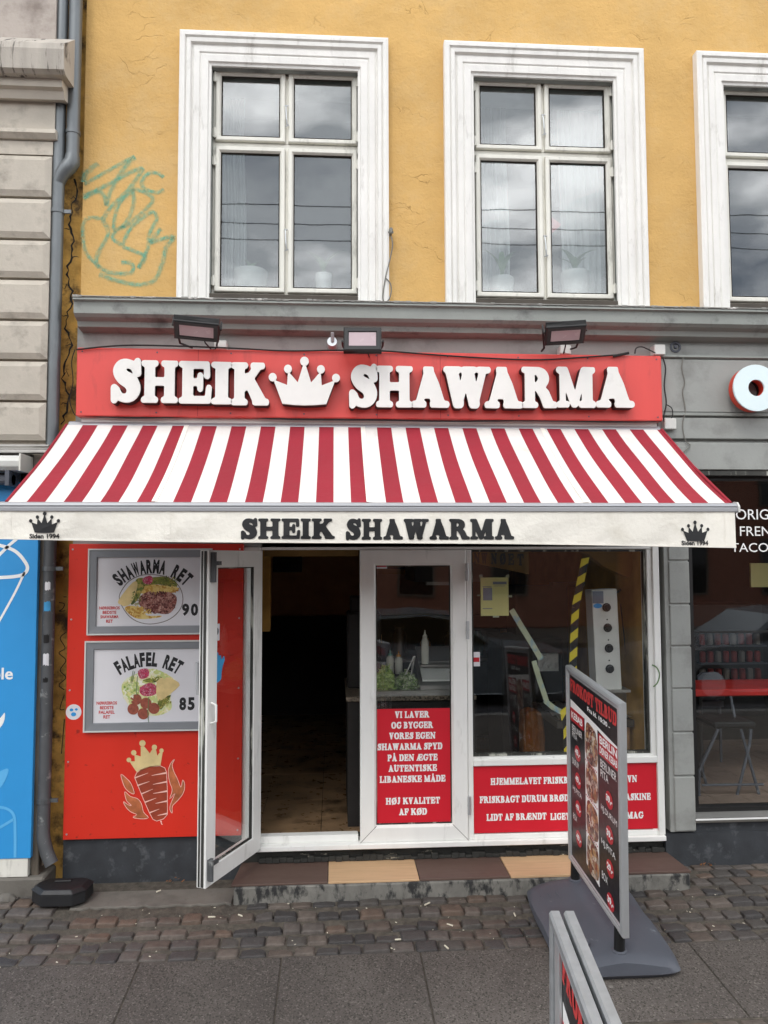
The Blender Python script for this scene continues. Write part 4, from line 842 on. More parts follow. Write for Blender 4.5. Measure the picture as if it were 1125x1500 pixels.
solo(cb, 'cable_loop', 'cable', 'thin dark cable hanging down the right end of the red signboard', 'cable', (sx1, -.06, zs0))
cb = MB().tube(pxpath(smooth_pts([(1001, 523), (999, 540), (1003, 560), (1000, 575), (1004, 600), (1000, 622), (1004, 645), (1011, 652), (1004, 660), (996, 668)], 4, False), -.036), .003, 6)
solo(cb, 'loose_cable', 'cablegrey', 'loose grey wire running down the grey wall right of the signboard', 'cable', (2.0, -.03, 2.9))
cb = MB().tube(pxpath(smooth_pts([(110, 512), (105, 530), (107, 560), (102, 585), (108, 605), (112, 608)], 4, False), -.03), .003, 6).tube(pxpath(smooth_pts([(112, 608), (200, 612), (330, 609), (420, 614), (540, 615), (660, 617), (780, 616), (900, 618), (968, 617)], 4, False), YB+.01), .005, 6)
solo(cb, 'lower_cable', 'cable', 'dark cable along the lower edge of the red signboard', 'cable', (0, YB, zs0))
for lab, x0, y0, x1, y1 in (('small white junction box below the right end of the signboard', 973, 613, 990, 629), ('small white junction box at the top right corner of the signboard', 958, 505, 974, 520), ('white junction box beside the left floodlight', 314, 499, 332, 512), ('white junction box under the right floodlight', 820, 506, 836, 519)):
    q = R(x0, y0, x1, y1, -.06); b = MB().box(q[0], q[1], -.07, -.0, q[2], q[3]); solo(b, 'junction_box', 'boxwhite', lab, 'box', (q[0], -.05, q[2]), bevel=.004)
q = P(990, 508, -.02); vt = MB().lathe([(.03, 0), (.034, .006), (.034, .012), (.022, .014), (.02, .006), (.012, .005), (.01, .02), (.0, .02)], (0, 0, 0), 18)
vt.v = [Vector((v.x+q[0], -.004-v.z, v.y+q[1])) for v in vt.v]; solo(vt, 'pipe_flange', 'plastic', 'round dark flange of a capped pipe on the grey wall right of the signboard', 'flange', (q[0], 0, q[1]))
q = P(487, 500, -.06); b = MB().tube([(q[0], -.03, q[1]-.02), (q[0]-.002, -.1, q[1]-.012)], [.03, .028], 12).tube([(q[0], -.1, q[1]-.012), (q[0], -.13, q[1]+.03)], .01, 8)
solo(b, 'pipe_stub', 'silver', 'short grey pipe stub left of the middle floodlight', 'pipe', (q[0], 0, q[1]))

# floodlights
def floodlight(px, py, w, h, rx, rz, ry, lab, Y=-.30):
    x, z = P(px, py, Y); M = Matrix.Translation((x, Y, z)) @ Matrix.Rotation(rz, 4, 'Z') @ Matrix.Rotation(ry, 4, 'Y') @ Matrix.Rotation(rx, 4, 'X')
    t = thing('floodlight', lab, 'lamp', group='floodlights above the signboard', M=M)
    MB().frame(-w/2, w/2, -h/2, h/2, [(.0, .03), (0, -.008), (.006, -.014), (.024, -.014), (.03, -.008)]).build('housing', 'black', t)
    MB().box(-w/2+.029, w/2-.029, -.009, -.006, -h/2+.029, h/2-.029).build('lens', 'pink', t)
    b = MB().box(-w/2, w/2, .0, .034, -h/2, h/2)
    for k in range(7): u = -w*.32+k*w*.107; b.box(u-.003, u+.003, .034, .05, -h*.3, h*.3)
    b.build('heat_sink', 'black', t)
    inv = M.inverted(); b = MB()
    for s_ in (-1, 1):
        a = Vector((s_*(w/2+.008), .02, 0)); wpt = M @ Vector((s_*w*.3, .1, 0)); wall = Vector((wpt.x, -.03, z-.02)); e = inv @ wall
        b.tube([a, a+Vector((0, .06, 0)), Vector((a.x*.8, e.y*.8, e.z*.8)), e], .006, 6)
    b.build('bracket', 'black', t); b = MB().tube([inv @ Vector(q) for q in ((x+.02, Y+.04, z), (x+.03, Y+.1, z-.04), (x+.05, -.1, z-.05), (x+.08, -.04, z-.02))], .004, 6); b.build('lead', 'cable', t)
floodlight(288, 484, .235, .135, radians(62), radians(7), radians(3), 'leftmost black floodlight, tilted down over the word on the left')
floodlight(531, 497.5, .205, .135, radians(-8), radians(-3), radians(0), 'middle black floodlight facing the street, right of the crown')
floodlight(828, 490, .215, .135, radians(60), radians(-9), radians(-2), 'rightmost black floodlight, turned and tilted above the last letters')

# ================================================================== STRIPED AWNING
ax0, ax1 = -1.468, 1.892; yb_, yf_ = -.10, -.85; zb_, zf_ = 2.645, 2.163
an = thing('striped_awning', 'red and white striped awning with a cream lettered valance over the shopfront', 'awning', (0, -.1, 2.6))
xa, xb = P(39, 736, yf_)[0], P(1062, 741, yf_)[0]; per = (xb-xa)/20
edges = []; x = xa
while x > ax0: x -= per
k = 0; bounds = [ax0]; cols = []
x = xa-per
cuts = []
for i in range(-1, 23): cuts += [(xa+i*per, 1), (xa+i*per+per*.5, 0)]
cuts = [(c, r) for c, r in cuts if ax0 < c < ax1-.004]
bounds = [(ax0, 1)]+cuts
v = []; f = []; mi = []; NR = 10
xs_ = []
for i, (c, r) in enumerate(bounds):
    c2 = bounds[i+1][0] if i+1 < len(bounds) else ax1
    xs_ += [(c, r), ((c+c2)/2, r)]
xs_.append((ax1, 1))
seams = [P(q, 700, -.5)[0] for q in (250, 536, 826)]
for (x, r) in xs_:
    for j in range(NR+1):
        t = j/NR; sag = -.018*4*t*(1-t)-.004*sin(x*2.1+t*3)*sin(pi*t)-.0045*sin(x*9+t*5)*sin(pi*t)
        v.append((x, yb_+(yf_-yb_)*t, zb_+(zf_-zb_)*t+sag))
for i in range(len(xs_)-1):
    for j in range(NR): f.append((i*(NR+1)+j, (i+1)*(NR+1)+j, (i+1)*(NR+1)+j+1, i*(NR+1)+j+1)); mi.append(0 if xs_[i][1] else 1)
me = bpy.data.meshes.new('fabric'); me.from_pydata([tuple(Vector(q)-ORI[an.name]) for q in v], [], f)
me.materials.append(MT['awnred']); me.materials.append(MT['awnwhite']); me.polygons.foreach_set('material_index', mi)
for p_ in me.polygons: p_.use_smooth = True
o = bpy.data.objects.new('fabric', me); COL.objects.link(o); o.parent = an; ORI[o.name] = ORI[an.name]
for sxm in seams:
    b = MB(); vs = []
    for j in range(NR+1):
        t = j/NR; z = zb_+(zf_-zb_)*t-.018*4*t*(1-t)-.004*sin(sxm*2.1+t*3)*sin(pi*t)-.0045*sin(sxm*9+t*5)*sin(pi*t)+.003
        vs += [(sxm-.012, yb_+(yf_-yb_)*t, z), (sxm+.012, yb_+(yf_-yb_)*t, z)]
    b.add(vs, [(2*j, 2*j+1, 2*j+3, 2*j+2) for j in range(NR)]); b.build('seam', 'valance', an)
for s_, x in ((0, ax0), (1, ax1)):                     # rolled hems at the sides
    MB().tube([(x, yb_, zb_), (x, (yb_+yf_)/2, (zb_+zf_)/2-.018), (x, yf_, zf_)], .007, 8).build('hem', 'awnred', an)
MB().tube([(ax0+.01, yb_+.03, zb_-.01), (ax1-.01, yb_+.03, zb_-.01)], .035, 16).build('roller', 'bar', an)
bx0, bx1 = -1.60, P(1081, 745, -.88)[0]
zb1, zb0 = zf_+.0, P(560, 749, -.88)[1]
MB().prismx([(yf_+.03, zb1-.01), (yf_+.01, zb1+.002), (yf_-.02, zb1-.004), (yf_-.03, zb1-.018), (yf_-.024, zb1-.021), (yf_-.033, zb1-.026), (yf_-.033, zb0), (yf_+.03, zb0)], bx0, bx1).build('front_bar', 'bar', an, bevel=.001)
MB().prismx([(yf_+.035, zb1-.008), (yf_+.01, zb1+.006), (yf_-.02, zb1+.002), (yf_-.036, zb1-.018), (yf_-.037, zb0-.003), (yf_+.035, zb0-.003)], bx1, bx1+.008).build('end_cap', 'boxwhite', an)
for xx in (-1.2, 1.5):
    s_ = 1 if xx < 0 else -1
    MB().tube([(xx, yb_+.02, zb_-.06), (xx+s_*.42, -.45, zb_-.3), (xx, yf_+.03, zb0+.02)], .016, 8).build('folding_arm', 'bar', an)
YV = yf_-.026
vb = lambda x: P(0, 789.5, YV)[1]+(x+1.5)/3.4*(P(1077, 802, YV)[1]-P(0, 789.5, YV)[1])-.004*sin((x+1.5)*2)
vx1 = P(1077, 775, YV)[0]; NX = 120; NZ = 8; v = []; f = []
def vy(x, t): return YV+(.006*sin(x*5.3+1)+.004*sin(x*12+2*t)+.003*sin(x*23+t*4))*t+.006*t*t
for i in range(NX+1):
    x = bx0+(vx1-bx0)*i/NX
    for j in range(NZ+1):
        t = j/NZ; v.append((x, vy(x, t), zb0+(vb(x)-zb0)*t))
for i in range(NX):
    for j in range(NZ): f.append((i*(NZ+1)+j, (i+1)*(NZ+1)+j, (i+1)*(NZ+1)+j+1, i*(NZ+1)+j+1))
b = MB().add(v, f); val = b.build('valance', 'valance', an, smooth=True)
hm = MB(); n = NX
vs = []
for i in range(n+1):
    x = bx0+(vx1-bx0)*i/n; y = vy(x, 1); vs += [(x, y-.0025, vb(x)), (x, y-.0025, vb(x)+.012), (x, y+.0025, vb(x)-.001)]
hm.add(vs, [(3*i, 3*i+3, 3*i+4, 3*i+1) for i in range(n)]+[(3*i, 3*i+2, 3*i+5, 3*i+3) for i in range(n)]); hm.build('hem', 'valance', val)
for xm_ in (246, 852, 12, 1065):
    x = P(xm_, 770, YV)[0]; vs = []
    for j in range(9):
        t = j/8; z = zb0+(vb(x)-zb0)*t; vs += [(x-.012, vy(x-.012, t)-.0015, z), (x+.012, vy(x+.012, t)-.0015, z)]
    MB().add(vs, [(2*j, 2*j+1, 2*j+3, 2*j+2) for j in range(8)]).build('seam', 'valance', val)
def on_val(q):                                       # print follows the cloth
    t = (zb0-q[1])/(zb0-vb(q[0])); return (q[0], vy(q[0], t)-.0038, q[1])
for tx, x0, x1, y0, y1 in (('SHEIK', 353, 490.5, 760, 789), ('SHAWARMA', 506.5, 752.5, 760.5, 790)):
    for_w = MB(); X0, X1, Z0, Z1 = R(x0, y0, x1, y1, YV); slab_text(for_w, tx, X0, X1, Z0, Z1, YV, 0, 0, track=4, place=on_val); for_w.build('lettering', 'ink', val)
for x0, x1, y0, y1, ty in ((43, 88, 750, 780, 786), (998, 1038, 763, 792, 796)):
    X0, X1, Z0, Z1 = R(x0, y0, x1, y1, YV); b = crown(MB(), X0, X1, Z0, Z1, YV, 0); b.v = [Vector(on_val((q.x, q.z))) for q in b.v]; b.build('crown_print', 'ink', val)
    X0, X1, Z0, Z1 = R(x0+.5, ty-4.2, x1-1.5, ty+3, YV); sans_text(MB(), 'Siden 1994', X0, X1, Z0, Z1, YV, .035, place=lambda a, c: on_val((a, c))).build('small_lettering', 'ink', val)
#==PART3==
# ================================================================== OPEN DOOR LEAF (hinged on the jamb, swung out over the pavement)
zbt = .312
def RZ(px, py, z):
    d_ = RT*((px-562.5)/FPX)-UP*((py-750)/FPX)+FW; q_ = CAM+d_*((z-CAM.z)/d_.z); return Vector((q_.x, q_.y, z))
F0 = RZ(301, 1302, zbt); H0 = Vector((P(382, 1238, -.02)[0], -.035, zbt))
du = (F0-H0); LW = du.length; du.normalize(); dn = Vector((0, 0, 1)).cross(du)     # local y
M = Matrix((du, dn, Vector((0, 0, 1)))).transposed().to_4x4(); M.translation = H0
if dn.x > 0: pass
lf = MB(M); T = .05; zt_ = 1.948-zbt
# the face towards the doorway lies at local y = 0, the leaf's thickness runs to -/+ T
sg = -1 if dn.x > 0 else 1
def LY(y): return y*sg
prof = [(0, LY(T)), (0, LY(0)), (.082, LY(0)), (.088, LY(.006)), (.088, LY(.02)), (.088, LY(T-.004)), (.082, LY(T))]
lf.frame(0, LW, 0, zt_, prof+[(0, LY(T))]); od = lf.build('door', 'alu', house)
MB(M).box(.087, LW-.087, min(LY(.021), LY(.027)), max(LY(.021), LY(.027)), .087, zt_-.087).build('pane', 'leafglass', od)
for a, c in ((.012, .024), (.031, .042)):
    MB(M).box(LW-.001, LW+.004, min(LY(a), LY(c)), max(LY(a), LY(c)), .004, zt_-.004).build('edge_gasket', 'worn', od)
MB(M).box(LW, LW+.006, min(LY(.026), LY(.029)), max(LY(.026), LY(.029)), .004, zt_-.004).build('edge_rib', 'alu', od)
MB(M).frame(0, LW, 0, zt_, [(.0885, LY(.004)), (.0885, LY(.019)), (.094, LY(.019))]).build('gasket', 'worn', od)
for za, zb2 in ((.03, .13), (zt_-.16, zt_-.01)):
    b = MB(M); b.box(LW-.045, LW-.012, min(LY(-.014), LY(.0)), max(LY(-.014), LY(.0)), za, zb2).tube([(LW-.02, LY(-.02), za), (LW-.02, LY(-.02), zb2)], .01, 8).box(LW-.1, LW-.045, min(LY(-.01), LY(0)), max(LY(-.01), LY(0)), (za+zb2)/2+.01, (za+zb2)/2+.03); b.build('bolt_case', 'zincdk', od)
b = MB(M); zz = P(310, 1046, F0.y)[1]-zbt
b.tube([(LW-.03, LY(-.002), zz-.05), (LW-.03, LY(-.03), zz-.04), (LW-.03, LY(-.03), zz+.04), (LW-.03, LY(-.002), zz+.05)], .006, 8); b.build('door_handle', 'alu', od)
b = MB(M); zz = P(290, 998, F0.y)[1]-zbt                # long pull on the outer face
b.tube([(LW-.05, LY(T+.0), zz-.09), (LW-.05, LY(T+.04), zz-.09+.01), (LW-.05, LY(T+.045), zz+.09-.01), (LW-.05, LY(T), zz+.09)], .008, 8); b.build('pull_handle', 'silver', od)
def leaf_flat(name, lab, u0, u1, z0_, z1_, m_, cat='sticker'):
    b = MB(M).box(u0, u1, min(LY(.0196), LY(.0205)), max(LY(.0196), LY(.0205)), z0_, z1_); return solo(b, name, m_, lab, cat, (H0.x, H0.y, z0_+zbt))
zz = P(318, 930, F0.y)[1]-zbt
o = leaf_flat('sticker', 'small white sticker with a black round mark high on the open door glass', LW-.135, LW-.088, zz-.04, zz+.045, 'poster')
MB(M).add([(LW-.112+.013*cos(k*pi/6), LY(.0192), zz+.008+.018*sin(k*pi/6)) for k in range(12)], [tuple(range(12))]).build('round_mark', 'ink', o)
b = MB(M); zz = P(322, 982, F0.y)[1]-zbt
hand = smooth_pts([(0, -.07), (.06, -.068), (.07, -.03), (.08, .0), (.098, .03), (.088, .05), (.068, .036), (.06, .056), (.04, .058), (.034, .074), (.012, .07), (.008, .05), (0, .03)], 4)
b.add([(LW-.2+.112-x, LY(.0196), zz+z) for x, z in hand], [tuple(range(len(hand)))]); solo(b, 'blue_sticker', 'skin_blue', 'blue hand-shaped sticker in the middle of the open door glass', 'sticker', (H0.x, H0.y-.4, zz+zbt))

# ================================================================== RED WALL PANEL with the skewer emblem
YR = -.03
rpx0, rpx1 = P(97, 1000, YR)[0], P(355, 1000, YR)[0]; rz0, rz1 = P(190, 1228, YR)[1], 1.99
rp = thing('red_wall_panel', 'bright red wall panel left of the open door, printed with a crowned skewer of meat between flames', 'panel', (rpx0, YR, rz0))
MB().box(rpx0, rpx1, YR, .011, rz0, rz1).build('sheet', 'panelred', rp, bevel=.002)
for i_ in range(5):
    for x in (rpx0+.02, rpx1-.02): zz_ = rz0+.03+(rz1-rz0-.06)*i_/4; MB().tube([(x, YR, zz_), (x, YR-.003, zz_)], .005, 8).build('screw', 'silver', rp)
def EM(pts): return PX([(160+x/8.036, 1070+y/8.036) for x, y in pts], YR)
def emb(parts, name, m_, y): 
    b = MB()
    for p_ in parts: b.flat(EM(p_), y)
    b.build(name, m_, rp)
def outline(parts, name, m_, y, w=.004, closed=True):
    b = MB()
    for p_ in parts:
        q_ = EM(p_); q_ = q_+[q_[0]] if closed else q_
        b.ribbon(q_, w, y)
    b.build(name, m_, rp)
crn = [(325, 485), (240, 360), (305, 365), (300, 285), (375, 308), (375, 190), (410, 190), (478, 272), (515, 215), (545, 215), (565, 300), (608, 248), (628, 250), (600, 412), (480, 425), (380, 460)]
balls = [(232, 346, 24), (290, 262, 28), (392, 150, 34), (532, 198, 28), (616, 236, 22)]
emb([crn], 'emblem_crown', 'cream', YR-.0012)
emb([[(x+r*cos(k*pi/8), y+r*sin(k*pi/8)) for k in range(16)] for x, y, r in balls], 'emblem_ball', 'cream', YR-.0016)
outline([crn]+[[(x+r*cos(k*pi/8), y+r*sin(k*pi/8)) for k in range(16)] for x, y, r in balls], 'emblem_crown_line', 'cream', YR-.0014, .0035)
body = [(300, 552), (325, 495), (380, 458), (480, 425), (600, 415), (655, 440), (675, 490), (685, 700), (685, 990), (640, 1040), (560, 1065), (515, 1045), (470, 960), (400, 800)]
emb([body], 'emblem_meat', 'meat', YR-.001); outline([body], 'emblem_meat_line', 'printpink', YR-.0014, .0035)
cuts_ = []
for (x, y, xx, yy) in ((300, 555, 460, 500), (330, 645, 475, 600), (375, 745, 515, 690), (420, 842, 555, 795), (475, 965, 590, 925)): cuts_.append([(x, y-6), (xx, yy-3), (xx, yy+1), (x, y+12)])
for (x, y, xx, yy) in ((675, 500, 500, 530), (680, 605, 515, 635), (682, 715, 518, 742), (685, 832, 545, 858), (688, 978, 570, 1000)): cuts_.append([(x, y-13), (xx, yy-3), (xx, yy+2), (x, y+8)])
emb(cuts_, 'emblem_cut', 'printpink', YR-.0017)
tipp = [(598, 1062), (618, 1062), (620, 1090), (632, 1108), (616, 1108)]; emb([tipp], 'emblem_tip', 'printpink', YR-.001)
fr_ = smooth_pts([(770, 340), (742, 400), (760, 480), (800, 560), (845, 668), (865, 580), (890, 640), (870, 740), (800, 830), (745, 890), (742, 972), (715, 930), (725, 860), (775, 740), (712, 805), (742, 700), (710, 600), (695, 480), (725, 385)], 3)
fl1 = smooth_pts([(138, 518), (200, 560), (260, 630), (295, 742), (230, 720), (175, 650)], 4)
fl2 = smooth_pts([(183, 720), (250, 775), (330, 800), (380, 860), (405, 960), (462, 1024), (380, 1040), (280, 1022), (325, 990), (250, 955), (190, 890), (170, 835), (215, 870), (262, 882), (205, 825)], 3)
emb([fr_, fl1, fl2], 'emblem_flame', 'flame', YR-.001); outline([fr_, fl1, fl2], 'emblem_flame_line', 'printpink', YR-.0014, .0032)
q = P(108, 1043, YR); b = MB().add([(q[0]+.042*cos(k*pi/12), YR-.001, q[1]+.042*sin(k*pi/12)) for k in range(24)], [tuple(range(24))]); rs = thing('round_sticker', 'small round white sticker with blue marks on the left of the red panel', 'sticker', (q[0], YR, q[1]))
b.build('disc', 'poster', rs); b = MB()
for a, c, r in ((-.012, .012, .01), (.014, .014, .008), (0, -.012, .014)): b.add([(q[0]+a+r*cos(k*pi/6), YR-.0016, q[1]+c+r*.8*sin(k*pi/6)) for k in range(12)], [tuple(range(12))])
b.build('mark', 'blue', rs)

# framed menu posters
def menu(lab, q, title, cx, cy, rad, a0, a1, price, pxy, side, sxy):
    X0, X1, Z0, Z1 = q; t = thing('menu_poster', lab, 'poster', (X0, YR, Z0), 'framed menu posters on the red panel')
    MB().frame(X0, X1, Z0, Z1, [(0, YR), (0, YR-.018), (.003, YR-.022), (.008, YR-.022), (.0085, YR-.019), (.045, YR-.017), (.047, YR-.006)]).build('frame', 'framegrey', t)
    MB().frame(X0, X1, Z0, Z1, [(-.001, YR-.02), (-.001, YR-.0235), (.007, YR-.0235), (.007, YR-.02)]).build('frame_edge', 'boxwhite', t)
    pp = MB().box(X0+.03, X1-.03, YR-.007, YR-.004, Z0+.03, Z1-.03).build('print', 'poster', t)
    # arched title, letter by letter
    n = len(title); yv = YR-.0078; b = MB()
    for i, ch in enumerate(title):
        if ch == ' ': continue
        th = a0+(a1-a0)*i/(n-1); ca, sa = cos(th), sin(th)
        v, f = sans(ch, .055); 
        if not v: continue
        xs = [k[0] for k in v]; zs = [k[1] for k in v]; cxx = (min(xs)+max(xs))/2; h_ = .078; wd = min(.034, .062*(max(xs)-min(xs)))/(max(xs)-min(xs)) if ch != 'I' else .05
        wd *= .98 if ch in 'MW' else .94
        vv = []
        for k in v:
            lx, lz = (k[0]-cxx)*wd, (k[1]-min(zs))/(max(zs)-min(zs))*h_
            vv.append((P(cx, cy, YR)[0]+(rad+lz)*sa+lx*ca, yv, P(cx, cy, YR)[1]+(rad+lz)*ca-lx*sa))
        b.add(vv, f)
    b.build('title_lettering', 'ink', pp)
    x0, y0, x1, y1 = pxy; A = R(x0, y0, x1, y1, YR); b = MB(); mid = (A[0]+A[1])/2
    for i, ch in enumerate(price): sans_text(b, ch, A[0]+i*(A[1]-A[0])*.54, A[0]+i*(A[1]-A[0])*.54+(A[1]-A[0])*.44, A[2], A[3], yv, .05)
    b.build('price', 'ink', pp)
    b = MB(); x0, y0, x1, y1 = sxy; hh = (y1-y0)/len(side)
    for i, tx in enumerate(side):
        A = R(x0, y0+i*hh, x1, y0+(i+.72)*hh, YR); m_ = (A[0]+A[1])/2; w = (A[1]-A[0])*min(1, len(tx)/9)/2; sans_text(b, tx, m_-w, m_+w, A[2], A[3], yv, .03)
    b.build('side_lettering', 'textred', pp); return pp
yv = YR-.0076
def blob(pp, name, m_, pts, off, org, sc, k=4): return MB().flat(PX(smooth_pts([(org[0]+x/sc, org[1]+y/sc) for x, y in pts], k), YR), yv-off).build(name, m_, pp)
q1 = R(130, 804, 311, 929, YR); q2 = R(125, 938, 309, 1070, YR)
pp = menu('upper silver-framed menu poster showing a plate of sliced meat, price 90', q1, 'SHAWARMA RET', 223, 905, .245, -.73, .73, '90', (267, 884, 291, 902), ['NØRREBROS', 'BEDSTE', 'SHAWARMA', 'RET'], (146, 888, 176, 914))
O, sc = (120, 800), 5.355
blob(pp, 'plate', 'poster', [(300, 420), (330, 330), (400, 260), (520, 225), (680, 250), (770, 330), (790, 440), (740, 530), (640, 590), (500, 605), (380, 550)], .0003, O, sc)
blob(pp, 'plate_rim', 'canpale', [(294, 420), (325, 325), (398, 254), (520, 219), (684, 245), (776, 328), (796, 440), (745, 535), (642, 596), (500, 611), (375, 555)], .0001, O, sc)
blob(pp, 'fries', 'fries', [(440, 320), (560, 300), (700, 320), (740, 360), (620, 370), (470, 370)], .0008, O, sc)
blob(pp, 'fries', 'fries', [(340, 480), (420, 470), (500, 540), (620, 545), (600, 560), (450, 570), (370, 530)], .0008, O, sc)
blob(pp, 'salad', 'salad', [(430, 260), (520, 250), (640, 240), (740, 280), (735, 325), (600, 300), (500, 320), (440, 420), (390, 460), (400, 380)], .001, O, sc)
blob(pp, 'wrap', 'flat', [(290, 425), (400, 285), (440, 300), (400, 430), (350, 470), (310, 460)], .0013, O, sc)
blob(pp, 'cabbage', 'beet', [(480, 255), (540, 230), (560, 270), (530, 300), (490, 290)], .0015, O, sc)
blob(pp, 'sliced_meat', 'shawarma', [(450, 410), (500, 365), (600, 345), (700, 365), (745, 400), (735, 470), (680, 530), (570, 520), (500, 500), (455, 460)], .0013, O, sc)
def scatter(pp, name, m_, cx, cy, rx, ry, n, seed, ln=11, off=.002):
    random.seed(seed); b = MB()
    for i in range(n):
        a = random.uniform(0, 2*pi); r_ = random.random()**.5; x = cx+rx*r_*cos(a); y = cy+ry*r_*sin(a); t_ = random.uniform(0, pi); l_ = random.uniform(.4, 1)*ln; w_ = l_*random.uniform(.25, .5)
        pts = [(x+l_*cos(t_)*u-w_*sin(t_)*v_, y+l_*sin(t_)*u+w_*cos(t_)*v_) for u, v_ in ((-1, -.5), (-.2, -1), (1, -.4), (.8, .7), (-.5, 1))]
        b.flat(PX([(O[0]+px_/sc, O[1]+py_/sc) for px_, py_ in pts], YR), yv-off-.00001*i)
    b.build(name, m_, pp)['kind'] = 'stuff'
scatter(pp, 'meat_shreds', 'shawarma', 600, 440, 145, 88, 260, 1); scatter(pp, 'salad_shreds', 'salad', 660, 270, 90, 34, 90, 2); scatter(pp, 'salad_shreds', 'salad', 425, 410, 40, 55, 50, 3); scatter(pp, 'fries_shreds', 'fries', 620, 335, 130, 22, 60, 4, 26); scatter(pp, 'fries_shreds', 'fries', 450, 515, 90, 34, 50, 5, 26)
pp = menu('lower silver-framed menu poster showing round brown falafel balls, price 85', q2, 'FALAFEL RET', 217, 1050, .275, -.54, .54, '85', (263, 1021, 286, 1040), ['NØRREBROS', 'BEDSTE', 'FALAFEL', 'RET'], (142, 1027, 172, 1054))
blob(pp, 'pale_salad', 'cheese', [(320, 1150), (330, 1060), (430, 1000), (560, 960), (680, 1010), (760, 1080), (700, 1160), (700, 1280), (560, 1330), (400, 1280)], .0003, O, sc)
blob(pp, 'cucumber', 'lettuce', [(330, 1100), (400, 1050), (450, 1110), (430, 1190), (360, 1180)], .0008, O, sc)
blob(pp, 'herbs', 'salad', [(480, 1050), (600, 1020), (640, 1040), (560, 1070)], .0012, O, sc); blob(pp, 'herbs', 'salad', [(600, 1215), (700, 1165), (660, 1230), (620, 1280)], .0012, O, sc)
blob(pp, 'beetroot', 'beet', [(450, 970), (520, 960), (525, 1020), (470, 1040), (445, 1010)], .0012, O, sc); blob(pp, 'beetroot', 'beet', [(460, 1110), (530, 1070), (590, 1100), (580, 1160), (500, 1175), (460, 1150)], .0012, O, sc)
blob(pp, 'flatbread', 'flat', [(590, 1060), (660, 1025), (735, 1050), (770, 1090), (690, 1160), (600, 1215)], .0014, O, sc, 2)
for (x, y) in ((428, 1200), (505, 1230), (405, 1275), (485, 1312), (568, 1270)): blob(pp, 'falafel', 'falafel', [(x+44*cos(k*pi/5), y+44*sin(k*pi/5)) for k in range(10)], .0016+.0001*(y-1200)/20, O, sc, 3)
scatter(pp, 'salad_shreds', 'cheese', 600, 1010, 70, 34, 50, 6, 15); scatter(pp, 'beet_shreds', 'beet', 520, 1120, 62, 48, 60, 7); scatter(pp, 'salad_shreds', 'cheese', 380, 1120, 55, 85, 70, 8, 22); scatter(pp, 'herb_shreds', 'salad', 650, 1220, 50, 30, 50, 9)
b = MB()
for pts in ([(405, 975), (388, 1070)], [(418, 980), (395, 1075)], [(440, 1015), (430, 1130), (432, 1170)], [(528, 1180), (520, 1310), (530, 1400)]): b.ribbon(PX([(O[0]+x/sc, O[1]+y/sc) for x, y in pts], YR), .0035, yv-.0026)
b.build('chives', 'leaf', pp)

# red text sheets in door and under the window
def text_sheet(name, lab, q, y, m_, lines, w=None):
    t = thing(name, lab, 'sign', (q[0], y, q[2])); MB().box(*q[:2], y, y+.002, *q[2:]).build('sheet', m_, t)
    for tx, x0, x1, yc, h in lines:
        A = R(x0, yc-h/2, x1, yc+h/2, y); slab_text(MB(), tx, A[0], A[1], A[2], A[3], y-.0012, 0, 0, track=4, tol=.9).build('text_line', 'printwhite', t)
    return t
A = R(549.5, 1038, 658.5, 1200.5, .0155)
text_sheet('door_sign', 'red sheet with nine lines of white Danish text in the lower door glass', (d[0]+.0965, d[1]-.0965, lz0+.0965, A[3]), .0150, 'filmred',
 [('VI LAVER', 578.5, 629, 1046.5, 9.6), ('OG BYGGER', 573, 634.5, 1062, 9.6), ('VORES EGEN', 570, 638, 1077.5, 9.6), ('SHAWARMA SPYD', 553, 648, 1093.3, 9.6), ('PÅ DEN ÆGTE', 567.5, 641, 1109.5, 9.6),
  ('AUTENTISKE', 569, 640, 1125, 9.6), ('LIBANESKE MÅDE', 556, 652.5, 1140.8, 9.6), ('HØJ KVALITET', 565, 644.5, 1172.8, 9.6), ('AF KØD', 584.5, 625.5, 1188.8, 9.6)])
zr1 = zsa-.002; A = R(692, 1122, 960, 1218, .01)
text_sheet('window_sign', 'long red panel with three lines of white Danish text below the shop window', (mx1+.002, wjx+.028, P(820, 1218.5)[1]+.003, zr1), .004, 'filmred',
 [('HJEMMELAVET FRISKBAG', 718.5, 846, 1143.5, 9.8), ('VN', 919, 933, 1140.5, 9.8), ('FRISKBAGT DURUM BRØD', 702.5, 833, 1170, 9.8), ('MASKINE', 908, 953, 1167, 9.8), ('LIDT AF BRÆNDT', 712.5, 800.5, 1196.3, 9.8), ('LIGET', 806, 834.5, 1195.8, 9.8), ('SMAG', 912, 942.5, 1194, 9.8)])

# things fixed to the shop window from inside
YG = .0385
A = R(704, 846, 745, 902, YG); pg = thing('paper_notice', 'yellow paper notice taped inside the shop window', 'notice', (A[0], YG, A[2]))
MB().box(*A[:2], YG, YG+.0015, *A[2:]).build('sheet', 'paperyel', pg)
b = MB()
for x0, y0, x1, y1 in ((707.5, 861, 721, 879.5), (722, 852, 742, 856), (707, 891, 721, 892.2), (707, 859, 720, 860), (724, 858, 740, 858.6)): B = R(x0, y0, x1, y1, YG); b.box(B[0], B[1], YG-.0006, YG-.0001, B[2], B[3])
b.build('print', 'papergrey', pg); b = MB()
for x, y, w, h in ((699, 871, 6, 2), (744, 872, 6, 3), (722, 902, 9, 2.5), (702, 842, 5, 4), (741, 842, 5, 4)): B = R(x, y, x+w, y+h, YG); b.box(B[0], B[1], YG-.0005, YG-.00005, B[2], B[3])
b.build('tape', 'tape', pg)
